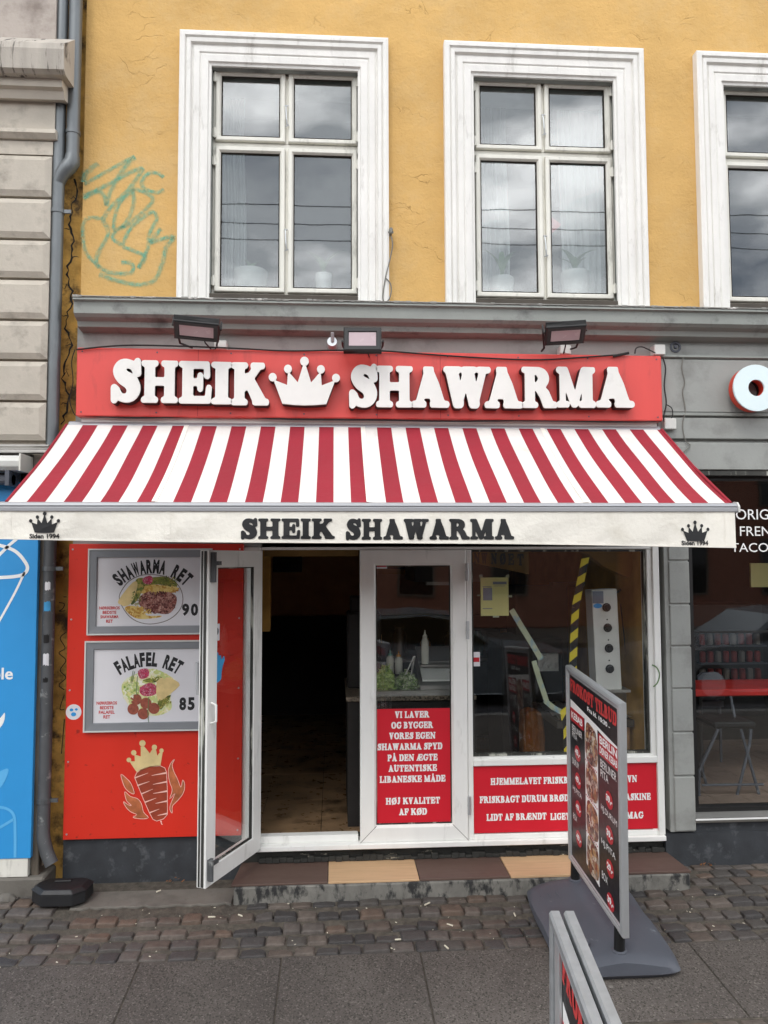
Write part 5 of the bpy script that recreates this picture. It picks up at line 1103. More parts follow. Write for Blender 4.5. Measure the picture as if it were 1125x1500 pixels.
b = MB().ribbon(PX([(749, 893), (764, 918), (780, 944), (793, 966)], YG), .033, YG); solo(b, 'masking_tape', 'tape', 'upper strip of pale masking tape slanting across a crack in the shop window', 'tape', (P(770, 930, YG)[0], YG, 1.3), 'tape over the crack')
b = MB().ribbon(PX([(782, 968), (790, 995), (801, 1028)], YG), .03, YG).ribbon(PX([(798, 1026), (810, 1036), (824, 1044)], YG), .03, YG+.0008); solo(b, 'masking_tape', 'tape', 'lower bent strip of pale masking tape joining the hazard tape', 'tape', (P(790, 1000, YG)[0], YG, 1.1), 'tape over the crack')
def hazard(pts, w, lab):
    W_ = PX(pts, YG); b0 = MB(); b1 = MB(); t = thing('hazard_tape', lab, 'tape', (W_[0][0], YG, W_[-1][1]), 'hazard tape on the shop window')
    tot = 0; per_ = .11
    for (xa_, za_), (xc_, zc_) in zip(W_, W_[1:]):
        l_ = math.hypot(xc_-xa_, zc_-za_); dx, dz = (xc_-xa_)/l_, (zc_-za_)/l_; px_, pz_ = -dz, dx
        s_ = -(tot % per_); k_ = 0
        while s_ < l_:
            for ph, bb in ((0, b0), (.5, b1)):
                a_, c_ = s_+ph*per_, s_+(ph+.5)*per_; pts_ = []
                for (u, side_) in ((a_-.02, 1), (c_-.02, 1), (c_+.02, -1), (a_+.02, -1)):
                    u = min(max(u, 0), l_); pts_.append((xa_+dx*u+px_*w/2*side_, YG, za_+dz*u+pz_*w/2*side_))
                if (Vector(pts_[0])-Vector(pts_[1])).length > 1e-4 or (Vector(pts_[2])-Vector(pts_[3])).length > 1e-4: bb.quad(*pts_)
            s_ += per_
        tot += l_
    b0.build('yellow_stripe', 'yellow', t); b1.build('black_stripe', 'black', t)
hazard([(858, 815), (851, 850), (843, 890), (841, 930), (839, 985), (838, 1034)], .045, 'long black and yellow hazard tape running up the middle of the shop window')
hazard([(824, 1036), (830, 1068), (831, 1104)], .038, 'short bent black and yellow hazard tape low behind the pavement sign')
def wsticker(x0, y0, x1, y1, lab, Y, band=True):
    A = R(x0, y0, x1, y1, Y); t = thing('sticker', lab, 'sticker', (A[0], Y, A[2])); MB().box(*A[:2], Y-.001, Y, *A[2:]).build('sheet', 'poster', t)
    if band: h = A[3]-A[2]; MB().box(A[0]+.004, A[1]-.004, Y-.0016, Y-.0011, A[2]+h*.3, A[2]+h*.62).build('band', 'printred', t)
wsticker(692.5, 955, 703, 976, 'small white and red sticker low left in the shop window', .0295)
wsticker(551, 824.5, 567, 833, 'small white and red sticker in the top corner of the closed door glass', .0175)
A = R(533.5, 940, 543, 957, -.0125); solo(MB().box(*A[:2], -.0135, -.0121, *A[2:]), 'switch_plate', 'alu', 'blank pale plate on the left stile of the closed door', 'plate', (A[0], -.013, A[2]))

# ================================================================== INSIDE THE SHOP
cz = 1.098
ct = thing('counter', 'dark serving counter with a speckled granite top behind the closed door', 'counter', (.9, .5, FZ))
cxl = P(507, 1018, .16)[0]
cR = P(693, 1018, .16)[0]+.02
MB().box(cxl+.01, cR, .17, .85, FZ, cz-.028).build('body', 'indark', ct); MB().box(cxl, cR, .15, .9, cz-.027, cz).build('top', 'granite', ct, bevel=.004)
MB().box(P(549, 1010, .2)[0], cR-.01, .20, .8, cz+.0005, cz+.022).build('tray_rim', 'steel', ct)
def clump(name, lab, cat, x0, x1, yc, z, h, m_, n, seed):
    random.seed(seed); b = MB()
    for i in range(n):
        a = random.uniform(0, 2*pi); rr_ = random.random()**.5; x = (x0+x1)/2+(x1-x0)/2*rr_*cos(a); y = yc+.12*rr_*sin(a); zz = z+h*(1-rr_**2)*random.uniform(.55, 1); s_ = random.uniform(.008, .018)
        p_ = [Vector((x+random.uniform(-1, 1)*s_, y+random.uniform(-1, 1)*s_, zz+random.uniform(-.8, .8)*s_)) for _ in range(4)]; b.quad(*p_)
    b.lathe([((x1-x0)/2*.9, 0), ((x1-x0)/2*.8, h*.45), ((x1-x0)/4, h*.75), (0.001, h*.8)], ((x0+x1)/2, yc, z), 14)
    o = solo(b, name, m_, lab, cat, ((x0+x1)/2, yc, z)); o['kind'] = 'thing'; return o
clump('lettuce_heap', 'heap of pale green lettuce on the counter behind the door glass', 'lettuce', P(548, 990, .35)[0], P(582, 990, .35)[0], .36, cz+.022, .14, 'lettuce', 500, 3)
clump('chopped_salad', 'heap of dark chopped salad right of the pale lettuce', 'salad', P(574, 990, .32)[0], P(616, 990, .32)[0], .33, cz+.022, .1, 'greens', 500, 4)
def bottle(x0, x1, ytop, ybot, Y, m_, cap, lab):
    A = R(x0, ytop, x1, ybot, Y); r = (A[1]-A[0])/2; c = ((A[0]+A[1])/2, Y, A[2]); h = A[3]-A[2]
    t = thing('squeeze_bottle', lab, 'bottle', c, 'squeeze bottles on the counter')
    MB().lathe([(r*.9, 0), (r, .01), (r, h*.62), (r*.8, h*.72), (r*.5, h*.76)], c, 16).build('bottle_body', m_, t, smooth=True)
    MB().lathe([(r*.62, h*.765), (r*.6, h*.84), (r*.28, h*.87), (r*.12, h)], c, 12).build('cap', cap, t, smooth=True)
bottle(566, 577, 952, 986, .5, 'bottle', 'teal', 'white squeeze bottle with a teal cap behind the lettuce')
bottle(578.5, 589.5, 954, 987, .48, 'bottle', 'orange', 'white squeeze bottle with an orange cap behind the lettuce')
bottle(548, 556, 956, 986, .5, 'bottle', 'bottle', 'plain squeeze bottle half hidden by the door stile')
bottle(617, 628, 923, 972, .42, 'bottle', 'bottle', 'tall all-white squeeze bottle on the shelf over the trays')
A = R(612, 972, 690, 1008, .35)
sg_ = thing('serving_trays', 'slanting steel serving trays on the counter right of the salad', 'tray', (A[0], .35, cz+.03))
MB().prismx([(.22, cz+.023), (.75, cz+.023), (.75, cz+.17), (.72, cz+.17), (.25, cz+.05), (.22, cz+.05)], A[0], cR-.02).build('tray_stand', 'steel', sg_, bevel=.003)
for i in range(2): MB().prismx([(.27+.22*i, cz+.065+.08*i), (.46+.22*i, cz+.14+.08*i), (.46+.22*i, cz+.15+.08*i), (.27+.22*i, cz+.075+.08*i)], A[0]+.02, cR-.04).build('tray', 'boxwhite' if i == 0 else 'steel', sg_)
MB().box(A[0]+.02, A[0]+.24, .36, .48, P(620, 972, .42)[1]-.012, P(620, 972, .42)[1]-.001).build('shelf', 'steel', sg_)
b = MB().tube([*pxpath([(594, 988), (607, 961)], .3)], .004, 6).tube([*pxpath([(601, 992), (608, 961)], .31)], .004, 6); solo(b, 'tongs', 'steel', 'steel tongs standing in the chopped salad', 'tongs', (P(600, 990, .3)[0], .3, cz))
A = R(549, 924, 558, 944, .55); b = MB().lathe([(.02, 0), (.024, .01), (.024, .06), (.016, .075), (.016, .085)], ((A[0]+A[1])/2, .55, A[2]), 14); solo(b, 'sauce_jar', 'orange', 'orange jar on a dark stand beside the door stile', 'jar', ((A[0]+A[1])/2, .55, A[2]))
b = MB().box(P(545, 960, .55)[0], P(573, 960, .55)[0], .6, .72, cz, P(560, 945, .55)[1]); solo(b, 'counter_box', 'plastic', 'dark box standing at the back of the counter behind the bottles', 'box', (.3, .66, cz), bevel=.005)
A = R(509, 880, 524, 1012, .4); b = MB().box(A[0], A[1]+.15, .45, .75, cz, A[3]-.08).box(A[0]+.02, A[1]+.1, .5, .7, A[3]-.08, A[3]+.02); solo(b, 'coffee_machine', 'indark', 'dark appliance on the counter at the edge of the doorway', 'machine', (A[0], .6, cz), bevel=.01)
A = R(400, 812, 442, 838, 3.44); pf = thing('picture_frame', 'dark framed picture high on the back wall inside the doorway', 'picture', (A[0], 3.44, A[2]))
MB().frame(*A, [(0, 3.48), (0, 3.44), (.05, 3.44), (.05, 3.46)]).build('frame', 'black', pf); MB().box(A[0]+.04, A[1]-.04, 3.458, 3.465, A[2]+.04, A[3]-.04).build('picture', 'recess', pf)
A = R(380, 800, 523, 815, .2); cbx = thing('lintel_board', 'brown printed cardboard strip hanging at the top of the doorway', 'board', (A[0], .2, A[2])); MB().box(jx1, P(524, 808, .2)[0], .2, .21, A[2], 2.01).build('sheet', 'cardboard', cbx)
b = MB(); A = R(385, 806, 440, 809.5, .199); sans_text(b, 'friskbagt brod', A[0], A[1], A[2], A[3], .1985, .01) if 0 else None
A = R(384, 830, 396, 925, .6); solo(MB().box(A[0]-.12, A[1], .6, .66, A[2], 2.3), 'hanging_board', 'ochre', 'ochre board standing just inside the left of the doorway', 'board', (A[0], .6, A[2]))
hd = thing('hot_hood', 'dark extractor hood with a pale lamp hanging over the serving counter', 'hood', (.9, 1.2, 1.9)); A = R(600, 830, 690, 850, 1.3)
MB().prismx([(.9, A[2]), (1.7, A[2]), (1.6, A[3]+.1), (1.0, A[3]+.1)], A[0], A[1]+.2).build('hood_body', 'steel', hd); MB().box(A[0]+.1, A[0]+.42, 1.1, 1.2, A[2]-.03, A[2]-.001).build('lamp_tube', 'boxwhite', hd)
bc = thing('back_counter', 'dark back counter with a steel top along the rear wall', 'counter', (.8, 2.6, FZ)); MB().box(.25, rx1-.05, 2.4, 3.0, FZ, cz-.1).build('body', 'indark', bc); MB().box(.23, rx1-.03, 2.38, 3.0, cz-.099, cz-.07).build('top', 'steel', bc)
random.seed(14); nm = ['tall jar', 'steel pot', 'squat jar', 'steel pan', 'narrow bottle', 'brown jar']
for i in range(6):
    x = .35+i*.24; rr_ = random.uniform(.04, .075); h_ = random.uniform(.12, .26)
    solo(MB().lathe([(rr_, 0), (rr_, h_*.75), (rr_*.6, h_*.88), (rr_*.6, h_)], (x, 2.6, cz-.069), 14), ['jar', 'pot', 'jar', 'pan', 'bottle', 'jar'][i], ['boxwhite', 'steel', 'orange', 'steel', 'teal', 'wrap'][i], nm[i]+' on the dark back counter, number '+['one', 'two', 'three', 'four', 'five', 'six'][i]+' from the left', 'jar' if i % 2 == 0 else 'pot', (x, 2.6, cz-.07), 'vessels on the back counter', smooth=True)
mbd = thing('price_board', 'yellowed price board on the rear wall over the back counter', 'board', (.9, 3.4, 1.8)); MB().box(.45, 1.35, 3.40, 3.42, 1.75, 2.2).build('sheet', 'wrap', mbd)
for k in range(7): MB().box(.5, .5+random.uniform(.35, .6), 3.396, 3.399, 1.8+k*.055, 1.822+k*.055).build('text_line', 'ink', mbd)
# behind the shop window
A = R(690, 806, 775, 841, .3); b = MB().prism([P(690, 804, .3), P(775, 804, .3), P(775, 841, .3), P(690, 824, .3)], .3, .31); hc = thing('hanging_cardboard', 'brown cardboard with hand-painted letters hung at the top left of the shop window', 'cardboard', (A[0], .3, A[2])); b.build('sheet', 'cardboard', hc)
b = MB()
for x, ch in ((694, 'N'), (705, 'W'), (719, 'N'), (732, 'Ø'), (744, 'E'), (758, 'T')): B = R(x, 812-(775-x)*.03, x+9, 829-(775-x)*.05, .299); slab_text(b, ch, B[0], B[1], B[2], B[3], .2985, 0, 0, tol=1.2)
b.build('painted_letters', 'recess', hc)
b = MB().prism([P(834, 801, .25), P(943, 801, .25), P(921, 846, .25), P(885, 830, .25), P(862, 812, .25)], .25, .33); solo(b, 'hanging_wrap', 'wrap', 'brown paper sagging from the top right of the shop window', 'paper', (P(880, 820, .25)[0], .3, 1.9))
bn = thing('gas_grill', 'upright steel vertical grill with four black knobs standing in the shop window', 'grill', (P(890, 1010, .3)[0], .35, .95))
g4 = [P(866.5, 864.5, .12), P(903.5, 862.5, .12), P(911, 1010, .12), P(874, 1011, .12)]
MB().prism(g4, .12, .24).build('panel', 'steelpanel', bn, bevel=.003)
for i, (x, y) in enumerate(((889.2, 889.8), (890.9, 919.8), (892.8, 949.8), (894, 980))):
    kx, kz = P(x, y, .11); k_ = MB().lathe([(.026, 0), (.026, .004), (.02, .006), (.019, .024), (.015, .027)], (0, 0, 0), 18); k_.box(-.004, .004, -.017, .017, .02, .031); k_.v = [Vector((kx+v_.x, .12-v_.z, kz+v_.y)) for v_ in k_.v]; k_.build('knob', 'black', bn)
    if i: k2 = MB().box(kx-.006, kx+.002, .118, .1195, kz+.045, kz+.053).build('indicator', 'black', bn)
A = R(868, 866, 884, 884, .118); MB().box(*A[:2], .118, .1195, *A[2:]).build('label_plate', 'papergrey', bn); A = R(869, 884, 882, 891, .117)
MB().add([((A[0]+A[1])/2+(A[1]-A[0])/2*cos(k*pi/8), .1165, (A[2]+A[3])/2+(A[3]-A[2])/2*sin(k*pi/8)) for k in range(16)], [tuple(range(16))]).build('oval_badge', 'blue', bn)
A = R(868, 1010, 915, 1014, .11); MB().box(A[0], A[1]+.03, .09, .4, A[2], A[3]).build('base_plate', 'steel', bn)
b = MB().tube(pxpath(smooth_pts([(903, 868), (920, 860), (930, 880), (932, 930), (936, 1000)], 4, False), .45), .008, 6).tube(pxpath(smooth_pts([(909, 885), (914, 930), (922, 1000)], 4, False), .4), .004, 6); b.build('gas_hose', 'cable', bn)
wc = thing('window_counter', 'low counter covered in crumpled foil under the vertical grill', 'counter', (1.5, .5, FZ)); A = R(815, 1053, 949, 1066, .25)
MB().box(P(816, 1060, .25)[0], rx1-.01, .25, .9, A[2], A[3]-.012).build('worktop', 'recess', wc); MB().box(P(868, 1060, .25)[0]+.1, rx1-.02, .3, .85, FZ, A[2]-.001).build('body', 'inwall', wc)
n = 14; v = []; f = []; random.seed(8); fx0 = P(820, 1060, .24)[0]
for i in range(n+1):
    for j in range(8): v.append((fx0+(rx1-.03-fx0)*i/n, .235+.08*j, A[3]-.01+random.uniform(0, .025)))
for i in range(n):
    for j in range(7): f.append((i*8+j, (i+1)*8+j, (i+1)*8+j+1, i*8+j+1))
MB().add(v, f).build('foil', 'foil', wc)
A = R(905, 1012, 932, 1052, .4); MB().prism([(A[0]-.1, A[2]), (A[1], A[2]), (A[1]+.02, A[3]), (A[0]-.12, A[3])], .4, .62).build('drip_tray', 'steel', wc, bevel=.004)
b = MB().prism(PX([(770, 1046), (779, 1041), (795, 1045), (799, 1080), (798, 1130), (769, 1130), (767, 1078)], .6), .6, .75); solo(b, 'paper_sack', 'sack', 'orange-brown sack standing on the floor behind the shop window', 'sack', (P(785, 1100, .4)[0], .45, .6), bevel=.01)
A = R(736, 936, 806, 1200, .9); fr2 = thing('drinks_cooler', 'dark cooler cabinet standing behind the masking tape', 'cooler', (A[0], .9, FZ)); MB().box(A[0], A[1]+.1, .9, 1.4, FZ, A[3]).build('cabinet', 'indark', fr2, bevel=.01); MB().box(A[0]+.25, A[1]+.06, .88, .9, A[3]-.22, A[3]-.1).build('metal_strip', 'foil', fr2)
A = R(815, 858, 852, 990, 1.2); solo(MB().box(A[0]-.3, A[1]-.1, 1.2, 1.5, A[2], A[3]).box(A[0]-.05, A[1], 1.1, 1.2, A[3], A[3]+.03), 'extractor', 'recess', 'dark extractor housing hanging behind the hazard tape', 'hood', (A[0], 1.2, A[2]))
A = R(795, 945, 940, 968, 1.8); solo(MB().box(A[0], rx1-.02, 1.8, 1.85, A[2], A[3]), 'red_reflection', 'mured', 'dark red band imitating a reflection, set deep inside behind the grill', 'reflection', (A[0], 1.8, A[2]))  # added bar: its dark red colour imitates a reflection in the window

# ================================================================== RIGHT NEIGHBOUR: letter, window print, stool, table
q = P(1108, 568, -.14); ro = thing('round_letter', 'pale round letter O with red sides, cut off by the right edge', 'sign', (q[0], -.1, q[1]))
r0, r1 = 36*4.27/1127, 12.8*4.27/1127; n = 36
def ringm(ra, rb, y0, y1):
    v = [(q[0]+r*cos(2*pi*k/n), y, q[1]+r*sin(2*pi*k/n)) for r, y in ((ra, y0), (ra, y1), (rb, y1), (rb, y0)) for k in range(n)]
    return MB().add(v, [(i*n+k, i*n+(k+1) % n, ((i+1) % 4)*n+(k+1) % n, ((i+1) % 4)*n+k) for i in range(4) for k in range(n)])
ringm(r0, r1, -.14, -.128).build('face', 'oface', ro); ringm(r0*.7, r1*1.3, -.0745, -.031).build('spacer', 'black', ro); ringm(r0-.004, r1+.004, -.1275, -.075).build('side', 'orangered', ro)
wl = thing('window_lettering', 'white lettering in three lines on the dark window at the right edge', 'lettering', (P(1100, 780, .05)[0], .05, 1.9))
for tx, x0, x1, y0, y1 in (('ORIGINAL', 1078, 1172, 746, 761), ('FRENCH', 1084, 1158, 771, 785), ('TACOS', 1071, 1135, 795.5, 808.5)): A = R(x0, y0, x1, y1, .05); sans_text(MB(), tx, A[0], A[1], A[2], A[3], .0505, .0).build('word', 'printwhite', wl)
tb_ = thing('red_table', 'long red-topped table inside the window at the right', 'table', (3, .6, nz0)); A = R(1018, 1003, 1125, 1020, .5); MB().box(A[0]-.08, 4.0, .5, .9, A[2], A[3]-.03).build('tabletop', 'redtable', tb_, bevel=.006)
for x in (2.45, 3.8): MB().tube([(x, .7, nz0+.006), (x, .7, A[2])], .025, 10).build('leg', 'black', tb_)
st = thing('bar_stool', 'black folding bar stool behind the window at the right edge', 'stool', (P(1076, 1170, .3)[0], .3, nz0)); YT = .3
sp = lambda x, y, Y=YT: (P(x, y, Y)[0], Y, P(x, y, Y)[1])
A = R(1046, 1058, 1108, 1067, YT); MB().box(A[0], A[1], YT, YT+.26, A[2], A[3]).build('seat', 'black', st, bevel=.01)
for (pts) in ([sp(1052, 1068), sp(1024, 1130), sp(1024, 1170)], [sp(1085, 1068), sp(1114, 1172)], [sp(1100, 1068), sp(1098, 1090), sp(1078, 1172)], [sp(1052, 1068, .54), sp(1026, 1120, .54), sp(1040, 1166, .54)]): MB().tube(pts, .0095, 8).build('leg', 'plastic', st)
for a, c in ((1150, 1028), (1172, 1040)): MB().tube([sp(c, a), sp(1118, a-1)], .008, 8).build('foot_rail', 'plastic', st)
MB().tube([sp(1070, 1020, .5), sp(1078, 1058, .45)], .009, 8).build('back_post', 'plastic', st)
chs = thing('grey_chair', 'grey chair back seen over the red table', 'chair', (P(1040, 1000, 1.0)[0], 1.1, nz0)); A = R(1022, 985, 1062, 1004, 1.0)
MB().prism([(A[0], A[2]-.1), (A[1], A[2]-.1), (A[1]-.01, A[3]-.03), (A[1]-.05, A[3]), (A[0]+.04, A[3]), (A[0], A[3]-.03)], 1.0, 1.03).build('backrest', 'plastic', chs, bevel=.006)
MB().box(A[0], A[1], 1.03, 1.4, A[2]-.16, A[2]-.12).build('seat', 'plastic', chs)
for x in (A[0]+.02, A[1]-.02):
    for y in (1.05, 1.38): MB().tube([(x, y, nz0+.006), (x, y, A[2]-.161)], .01, 6).build('leg', 'plastic', chs)
fz_ = thing('drinks_fridge', 'drinks fridge with rows of red cans deep in the shop at the right', 'fridge', (3.0, 2.6, nz0)); A = R(1024, 935, 1125, 1000, 2.5)
MB().box(A[0], 4.0, 2.6, 3.1, nz0+.006, A[3]+.3).build('cabinet', 'black', fz_); random.seed(2); cb_ = MB(); cg_ = MB()
for r_ in range(3):
    for k in range(16):
        x = A[0]+.06+k*.075; z = A[2]+.02+r_*.16
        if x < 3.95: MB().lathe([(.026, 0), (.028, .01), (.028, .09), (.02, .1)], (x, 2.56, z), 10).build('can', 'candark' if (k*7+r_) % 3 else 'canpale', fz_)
    MB().box(A[0]+.02, 3.98, 2.5, 2.6, A[2]+.004+r_*.16, A[2]+.018+r_*.16).build('shelf', 'plastic', fz_)
A = R(1100, 825, 1125, 860, 1.5); solo(MB().box(A[0], A[1]+.2, 1.5, 1.52, A[2], A[3]), 'yellow_menu', 'paperyel', 'yellow menu card hanging in the room at the right edge', 'menu', (A[0], 1.5, A[2]))

# upper windows: curtains, pots, plants
def curtain(x0, x1, z0_, z1_, y, lab):
    n = 60; b = MB(); v = []
    for i in range(n+1):
        x = x0+(x1-x0)*i/n
        for j in range(7): v.append((x+.01*sin(j*.9), y+.018*sin(i*.75)+.008*sin(i*1.9+j*.5), z0_+(z1_-z0_)*j/6))
    b.add(v, [(i*7+j, (i+1)*7+j, (i+1)*7+j+1, i*7+j+1) for i in range(n) for j in range(6)]); return solo(b, 'curtain', 'curtain', lab, 'curtain', (x0, y, z1_), 'sheer curtains in the upper windows', smooth=True)
curtain(P(325, 250, .3)[0], P(358, 250, .3)[0], OZ0, OZ1, .34, 'white sheer curtain at the left of the first upper window')
curtain(P(697, 250, .3)[0], P(746, 250, .3)[0], OZ0, OZ1, .34, 'white sheer curtain at the left of the second upper window')
curtain(P(822, 250, .3)[0], P(892, 250, .3)[0], OZ0, OZ1, .34, 'white sheer curtain at the right of the second upper window')
def pot(x0, x1, y0, lab, leaves, seed, ll=.2, Y=.2):
    X0 = P(x0, y0, Y)[0]; X1 = P(x1, y0, Y)[0]; zt = P((x0+x1)/2, y0, Y)[1]; z0_ = OZ0-.035; c = ((X0+X1)/2, Y, z0_); r = (X1-X0)/2; h = zt-z0_
    t = thing('potted_plant', lab, 'plant', c, 'pots on the upper window boards')
    MB().lathe([(r*.75, 0), (r*.8, .01), (r*.97, h*.8), (r, h*.82), (r, h), (r*.9, h), (r*.88, h-.012)], c, 20).build('pot', 'ceram', t, smooth=True); random.seed(seed)
    for k in range(leaves):
        a = random.uniform(0, 2*pi); l_ = ll*random.uniform(.6, 1.1); w = random.uniform(.012, .026); v = []
        for j in range(7):
            s_ = j/6; rad = l_*.75*s_*s_*.8; zz = zt+l_*(s_-.45*s_*s_); ww = w*sin(pi*min(1, s_*.9+.1))
            v += [(c[0]+rad*cos(a)-ww*sin(a), c[1]+rad*sin(a)*.4+ww*cos(a)*.4, zz), (c[0]+rad*cos(a)+ww*sin(a), c[1]+rad*sin(a)*.4-ww*cos(a)*.4, zz)]
        MB().add(v, [(2*j, 2*j+1, 2*j+3, 2*j+2) for j in range(6)]).build('leaf', 'leaf', t)
pot(343, 392, 398, 'large white pot at the left of the first upper window', 4, 1, .12)
pot(462, 486, 402, 'slim white pot at the right of the first upper window', 6, 2, .26)
pot(718, 752, 408, 'white pot with thin stems at the left of the second upper window', 6, 3, .34)
pot(822, 862, 400, 'white pot with a broad-leaved orchid at the right of the second upper window', 11, 4, .26)
x, z = P(812, 329, .15); solo(MB().prism([(x-.05, z+.045), (x-.01, z+.045), (x+.045, z), (x-.01, z-.05), (x-.05, z-.05)], .15, .155), 'red_ornament', 'heart', 'red paper ornament hanging in the second upper window', 'ornament', (x, .15, z))
# loop of cable left hanging beside the first window
b = MB().tube(pxpath(smooth_pts([(573, 346), (575, 360), (570, 385), (565, 405), (561, 430), (562, 441), (569, 440), (573, 428), (572, 416), (566, 408)], 4, False), -.062), .0035, 6); hx, hz = P(572, 341, -.02)
b.tube([(hx, .0, hz), (hx, -.07, hz)], .011, 8).tube([(hx-.01, -.05, hz-.01), (hx+.008, -.075, hz-.02)], .008, 6); solo(b, 'cable_hook', 'cablegrey', 'grey cable loop hanging from a peg right of the first upper window', 'cable', (hx, 0, hz))
# teal graffiti
def T1(pts): return [(x/2.9605, y/2.9605) for x, y in pts]
b = MB(); gr = [
 ([(362, 790), (372, 752), (425, 708)], 13), ([(362, 862), (420, 832), (452, 850), (462, 888), (480, 830), (530, 740), (585, 682)], 11), ([(366, 800), (470, 740), (585, 678)], 10), ([(362, 850), (470, 800), (560, 750), (622, 728)], 11),
 ([(622, 730), (560, 820), (480, 900), (445, 955)], 11), ([(445, 955), (470, 1010), (430, 1090), (420, 1140), (470, 1180), (560, 1185), (578, 1160), (560, 1140), (525, 1138)], 11), ([(445, 950), (390, 945), (360, 980), (372, 1090), (430, 1160)], 9),
 ([(582, 822), (520, 880), (495, 960), (500, 1000), (550, 960), (580, 880), (582, 822), (660, 856), (640, 900), (560, 970), (505, 1000), (490, 1035), (530, 1065)], 10), ([(530, 1065), (560, 1000), (600, 960), (660, 920), (680, 950), (650, 1010), (640, 1080), (600, 1165)], 10),
 ([(700, 990), (655, 1050), (690, 1040), (752, 1028), (720, 1075), (705, 1140), (670, 1215), (600, 1235), (500, 1215), (430, 1190)], 11), ([(710, 770), (680, 750), (640, 755), (615, 790), (630, 820), (680, 835), (712, 824)], 10), ([(530, 1070), (585, 1090), (630, 1115), (600, 1160)], 10)]
for pts, w in gr: b.ribbon(PX(smooth_pts(T1(pts), 6, False), -.001), w*1.35/2.96/256, -.0015-.0002*len(b.v)/100)
b2 = MB()
for pts, w in gr: b2.ribbon(PX(smooth_pts(T1(pts), 6, False), -.001), w*2.4/2.96/256, -.0009-.0001*len(b2.v)/100)
go = solo(b, 'graffiti', 'spray', 'teal spray-painted scribble on the yellow wall left of the first upper window', 'graffiti', (-1.2, 0, 4))
b2.build('overspray', 'softspray', go)
b = MB()
for pts in ([(240, 285), (262, 290), (255, 310), (240, 320), (266, 318)], [(268, 350), (270, 380)], [(270, 405), (245, 430), (265, 470), (240, 490), (268, 520), (245, 560), (268, 590), (240, 620), (262, 640)], [(262, 660), (244, 716), (262, 720)], [(262, 760), (250, 900)], [(270, 262), (258, 262)]):
    b.ribbon(PX(smooth_pts([(x/2.777, 780+y/2.777) for x, y in pts], 5, False), .039), .005, .0385)
solo(b, 'marker_scribble', 'black', 'black marker scribbles on the narrow ochre strip beside the drainpipe', 'graffiti', (-1.5, .04, 1.4))
b = MB().ribbon(PX(smooth_pts([(955, 974), (962, 978), (966, 988), (963, 1000), (957, 1006)], 5, False), -.0125), .008, -.0130); solo(b, 'green_mark', 'leaf', 'green paint curve on the white window jamb', 'graffiti', (1.85, -.013, 1.2))

# ================================================================== PAVEMENT SIGNS
NB = Vector((1.281, -1.0, .24)); FB = Vector((1.268, -.265, .306)); NTp = Vector((1.255, -1.093, 1.273))
PW = (NB-FB).length; ex = (NB-FB).normalized(); up_ = (NTp-NB); PH = up_.length; ezl = (up_-ex*up_.dot(ex)).normalized(); ey = ezl.cross(ex)
MS = Matrix((ex, ey, ezl)).transposed().to_4x4(); MS.translation = FB-ey*.02
ps = thing('pavement_sign', 'tall double-sided menu sign on a grey moulded base, standing in front of the step', 'sign', M=MS, group='pavement menu signs')
TH = .032
MB().frame(0, PW, 0, PH, [(0, TH), (0, .006), (.004, 0), (.013, -.003), (.022, 0), (.024, .003), (.034, .003), (.038, .008), (.038, TH), (0, TH)]).build('frame', 'silver', ps)
pf_ = MB().box(.036, PW-.036, .009, .012, .036, PH-.036).build('poster', 'board', ps)
MB().box(.036, PW-.036, TH-.006, TH-.003, .036, PH-.036).build('rear_poster', 'board', ps)
def sgn(name, m_, rects, y=.0082):
    b = MB()
    for r_ in rects: b.box(r_[0]*PW, r_[1]*PW, y-.0004, y+.0003, r_[2]*PH, r_[3]*PH)
    return b.build(name, m_, pf_)
def stx(b, tx, u0, u1, v0, v1, bold=.03, y=.0074): return sans_text(MB(), tx, u0*PW, u1*PW, v0*PH, v1*PH, y, bold).build('text_line', 'printwhite', pf_)
b = MB().flat([(.07*PW, .84*PH), (.93*PW, .80*PH), (.93*PW, .775*PH), (.60*PW, .80*PH), (.60*PW, .07*PH), (.36*PW, .1*PH), (.36*PW, .80*PH), (.07*PW, .80*PH)], .0086); b.build('white_band', 'printwhite', pf_)
random.seed(3)
for j, (v0, v1) in enumerate(((.62, .79), (.45, .60), (.27, .42), (.09, .25))):
    pts = smooth_pts([(.38+random.uniform(0, .02), v0), (.58, v0+.005), (.585, v1-.03), (.5, v1), (.39, v1-.01)], 4); MB().flat([(u*PW, v_*PH) for u, v_ in pts], .0080).build('food_photo', 'photo', pf_)
for v0 in (.605, .435, .26):
    b = MB()
    for k in range(9): b.box((.37+.025*k)*PW, (.382+.025*k)*PW, .0074, .0078, (v0-.004*k*.3)*PH, (v0+.006-.004*k*.3)*PH)
    b.build('dotted_line', 'printred', pf_)['kind'] = 'stuff'
sgn('red_header', 'printred', [(.62, .945, .695, .79)]); sgn('red_header', 'printred', [(.07, .34, .735, .80)])
b = MB(); slab_text(b, 'FROKOST TILBUD', .07*PW, .93*PW, .885*PH, .945*PH, .0074, 0, 0, tol=1.2); b.build('title_lettering', 'textred', pf_)
b = MB(); stx(b, 'Fra kl. 10:30 -', .42, .82, .85, .872); stx(b, 'BERLIN', .64, .93, .748, .784); stx(b, 'DØNER KEBAB', .64, .93, .705, .738); stx(b, 'KEBAB', .09, .32, .75, .785)
for tx, v0 in (('BERLINER', .645), ('PITA', .60), ('HJ.DURUM', .44), ('HJ.PITA', .285), ('BOX', .135)):
    stx(b, tx, .65, .65+.033*len(tx), v0, v0+.035, .0)
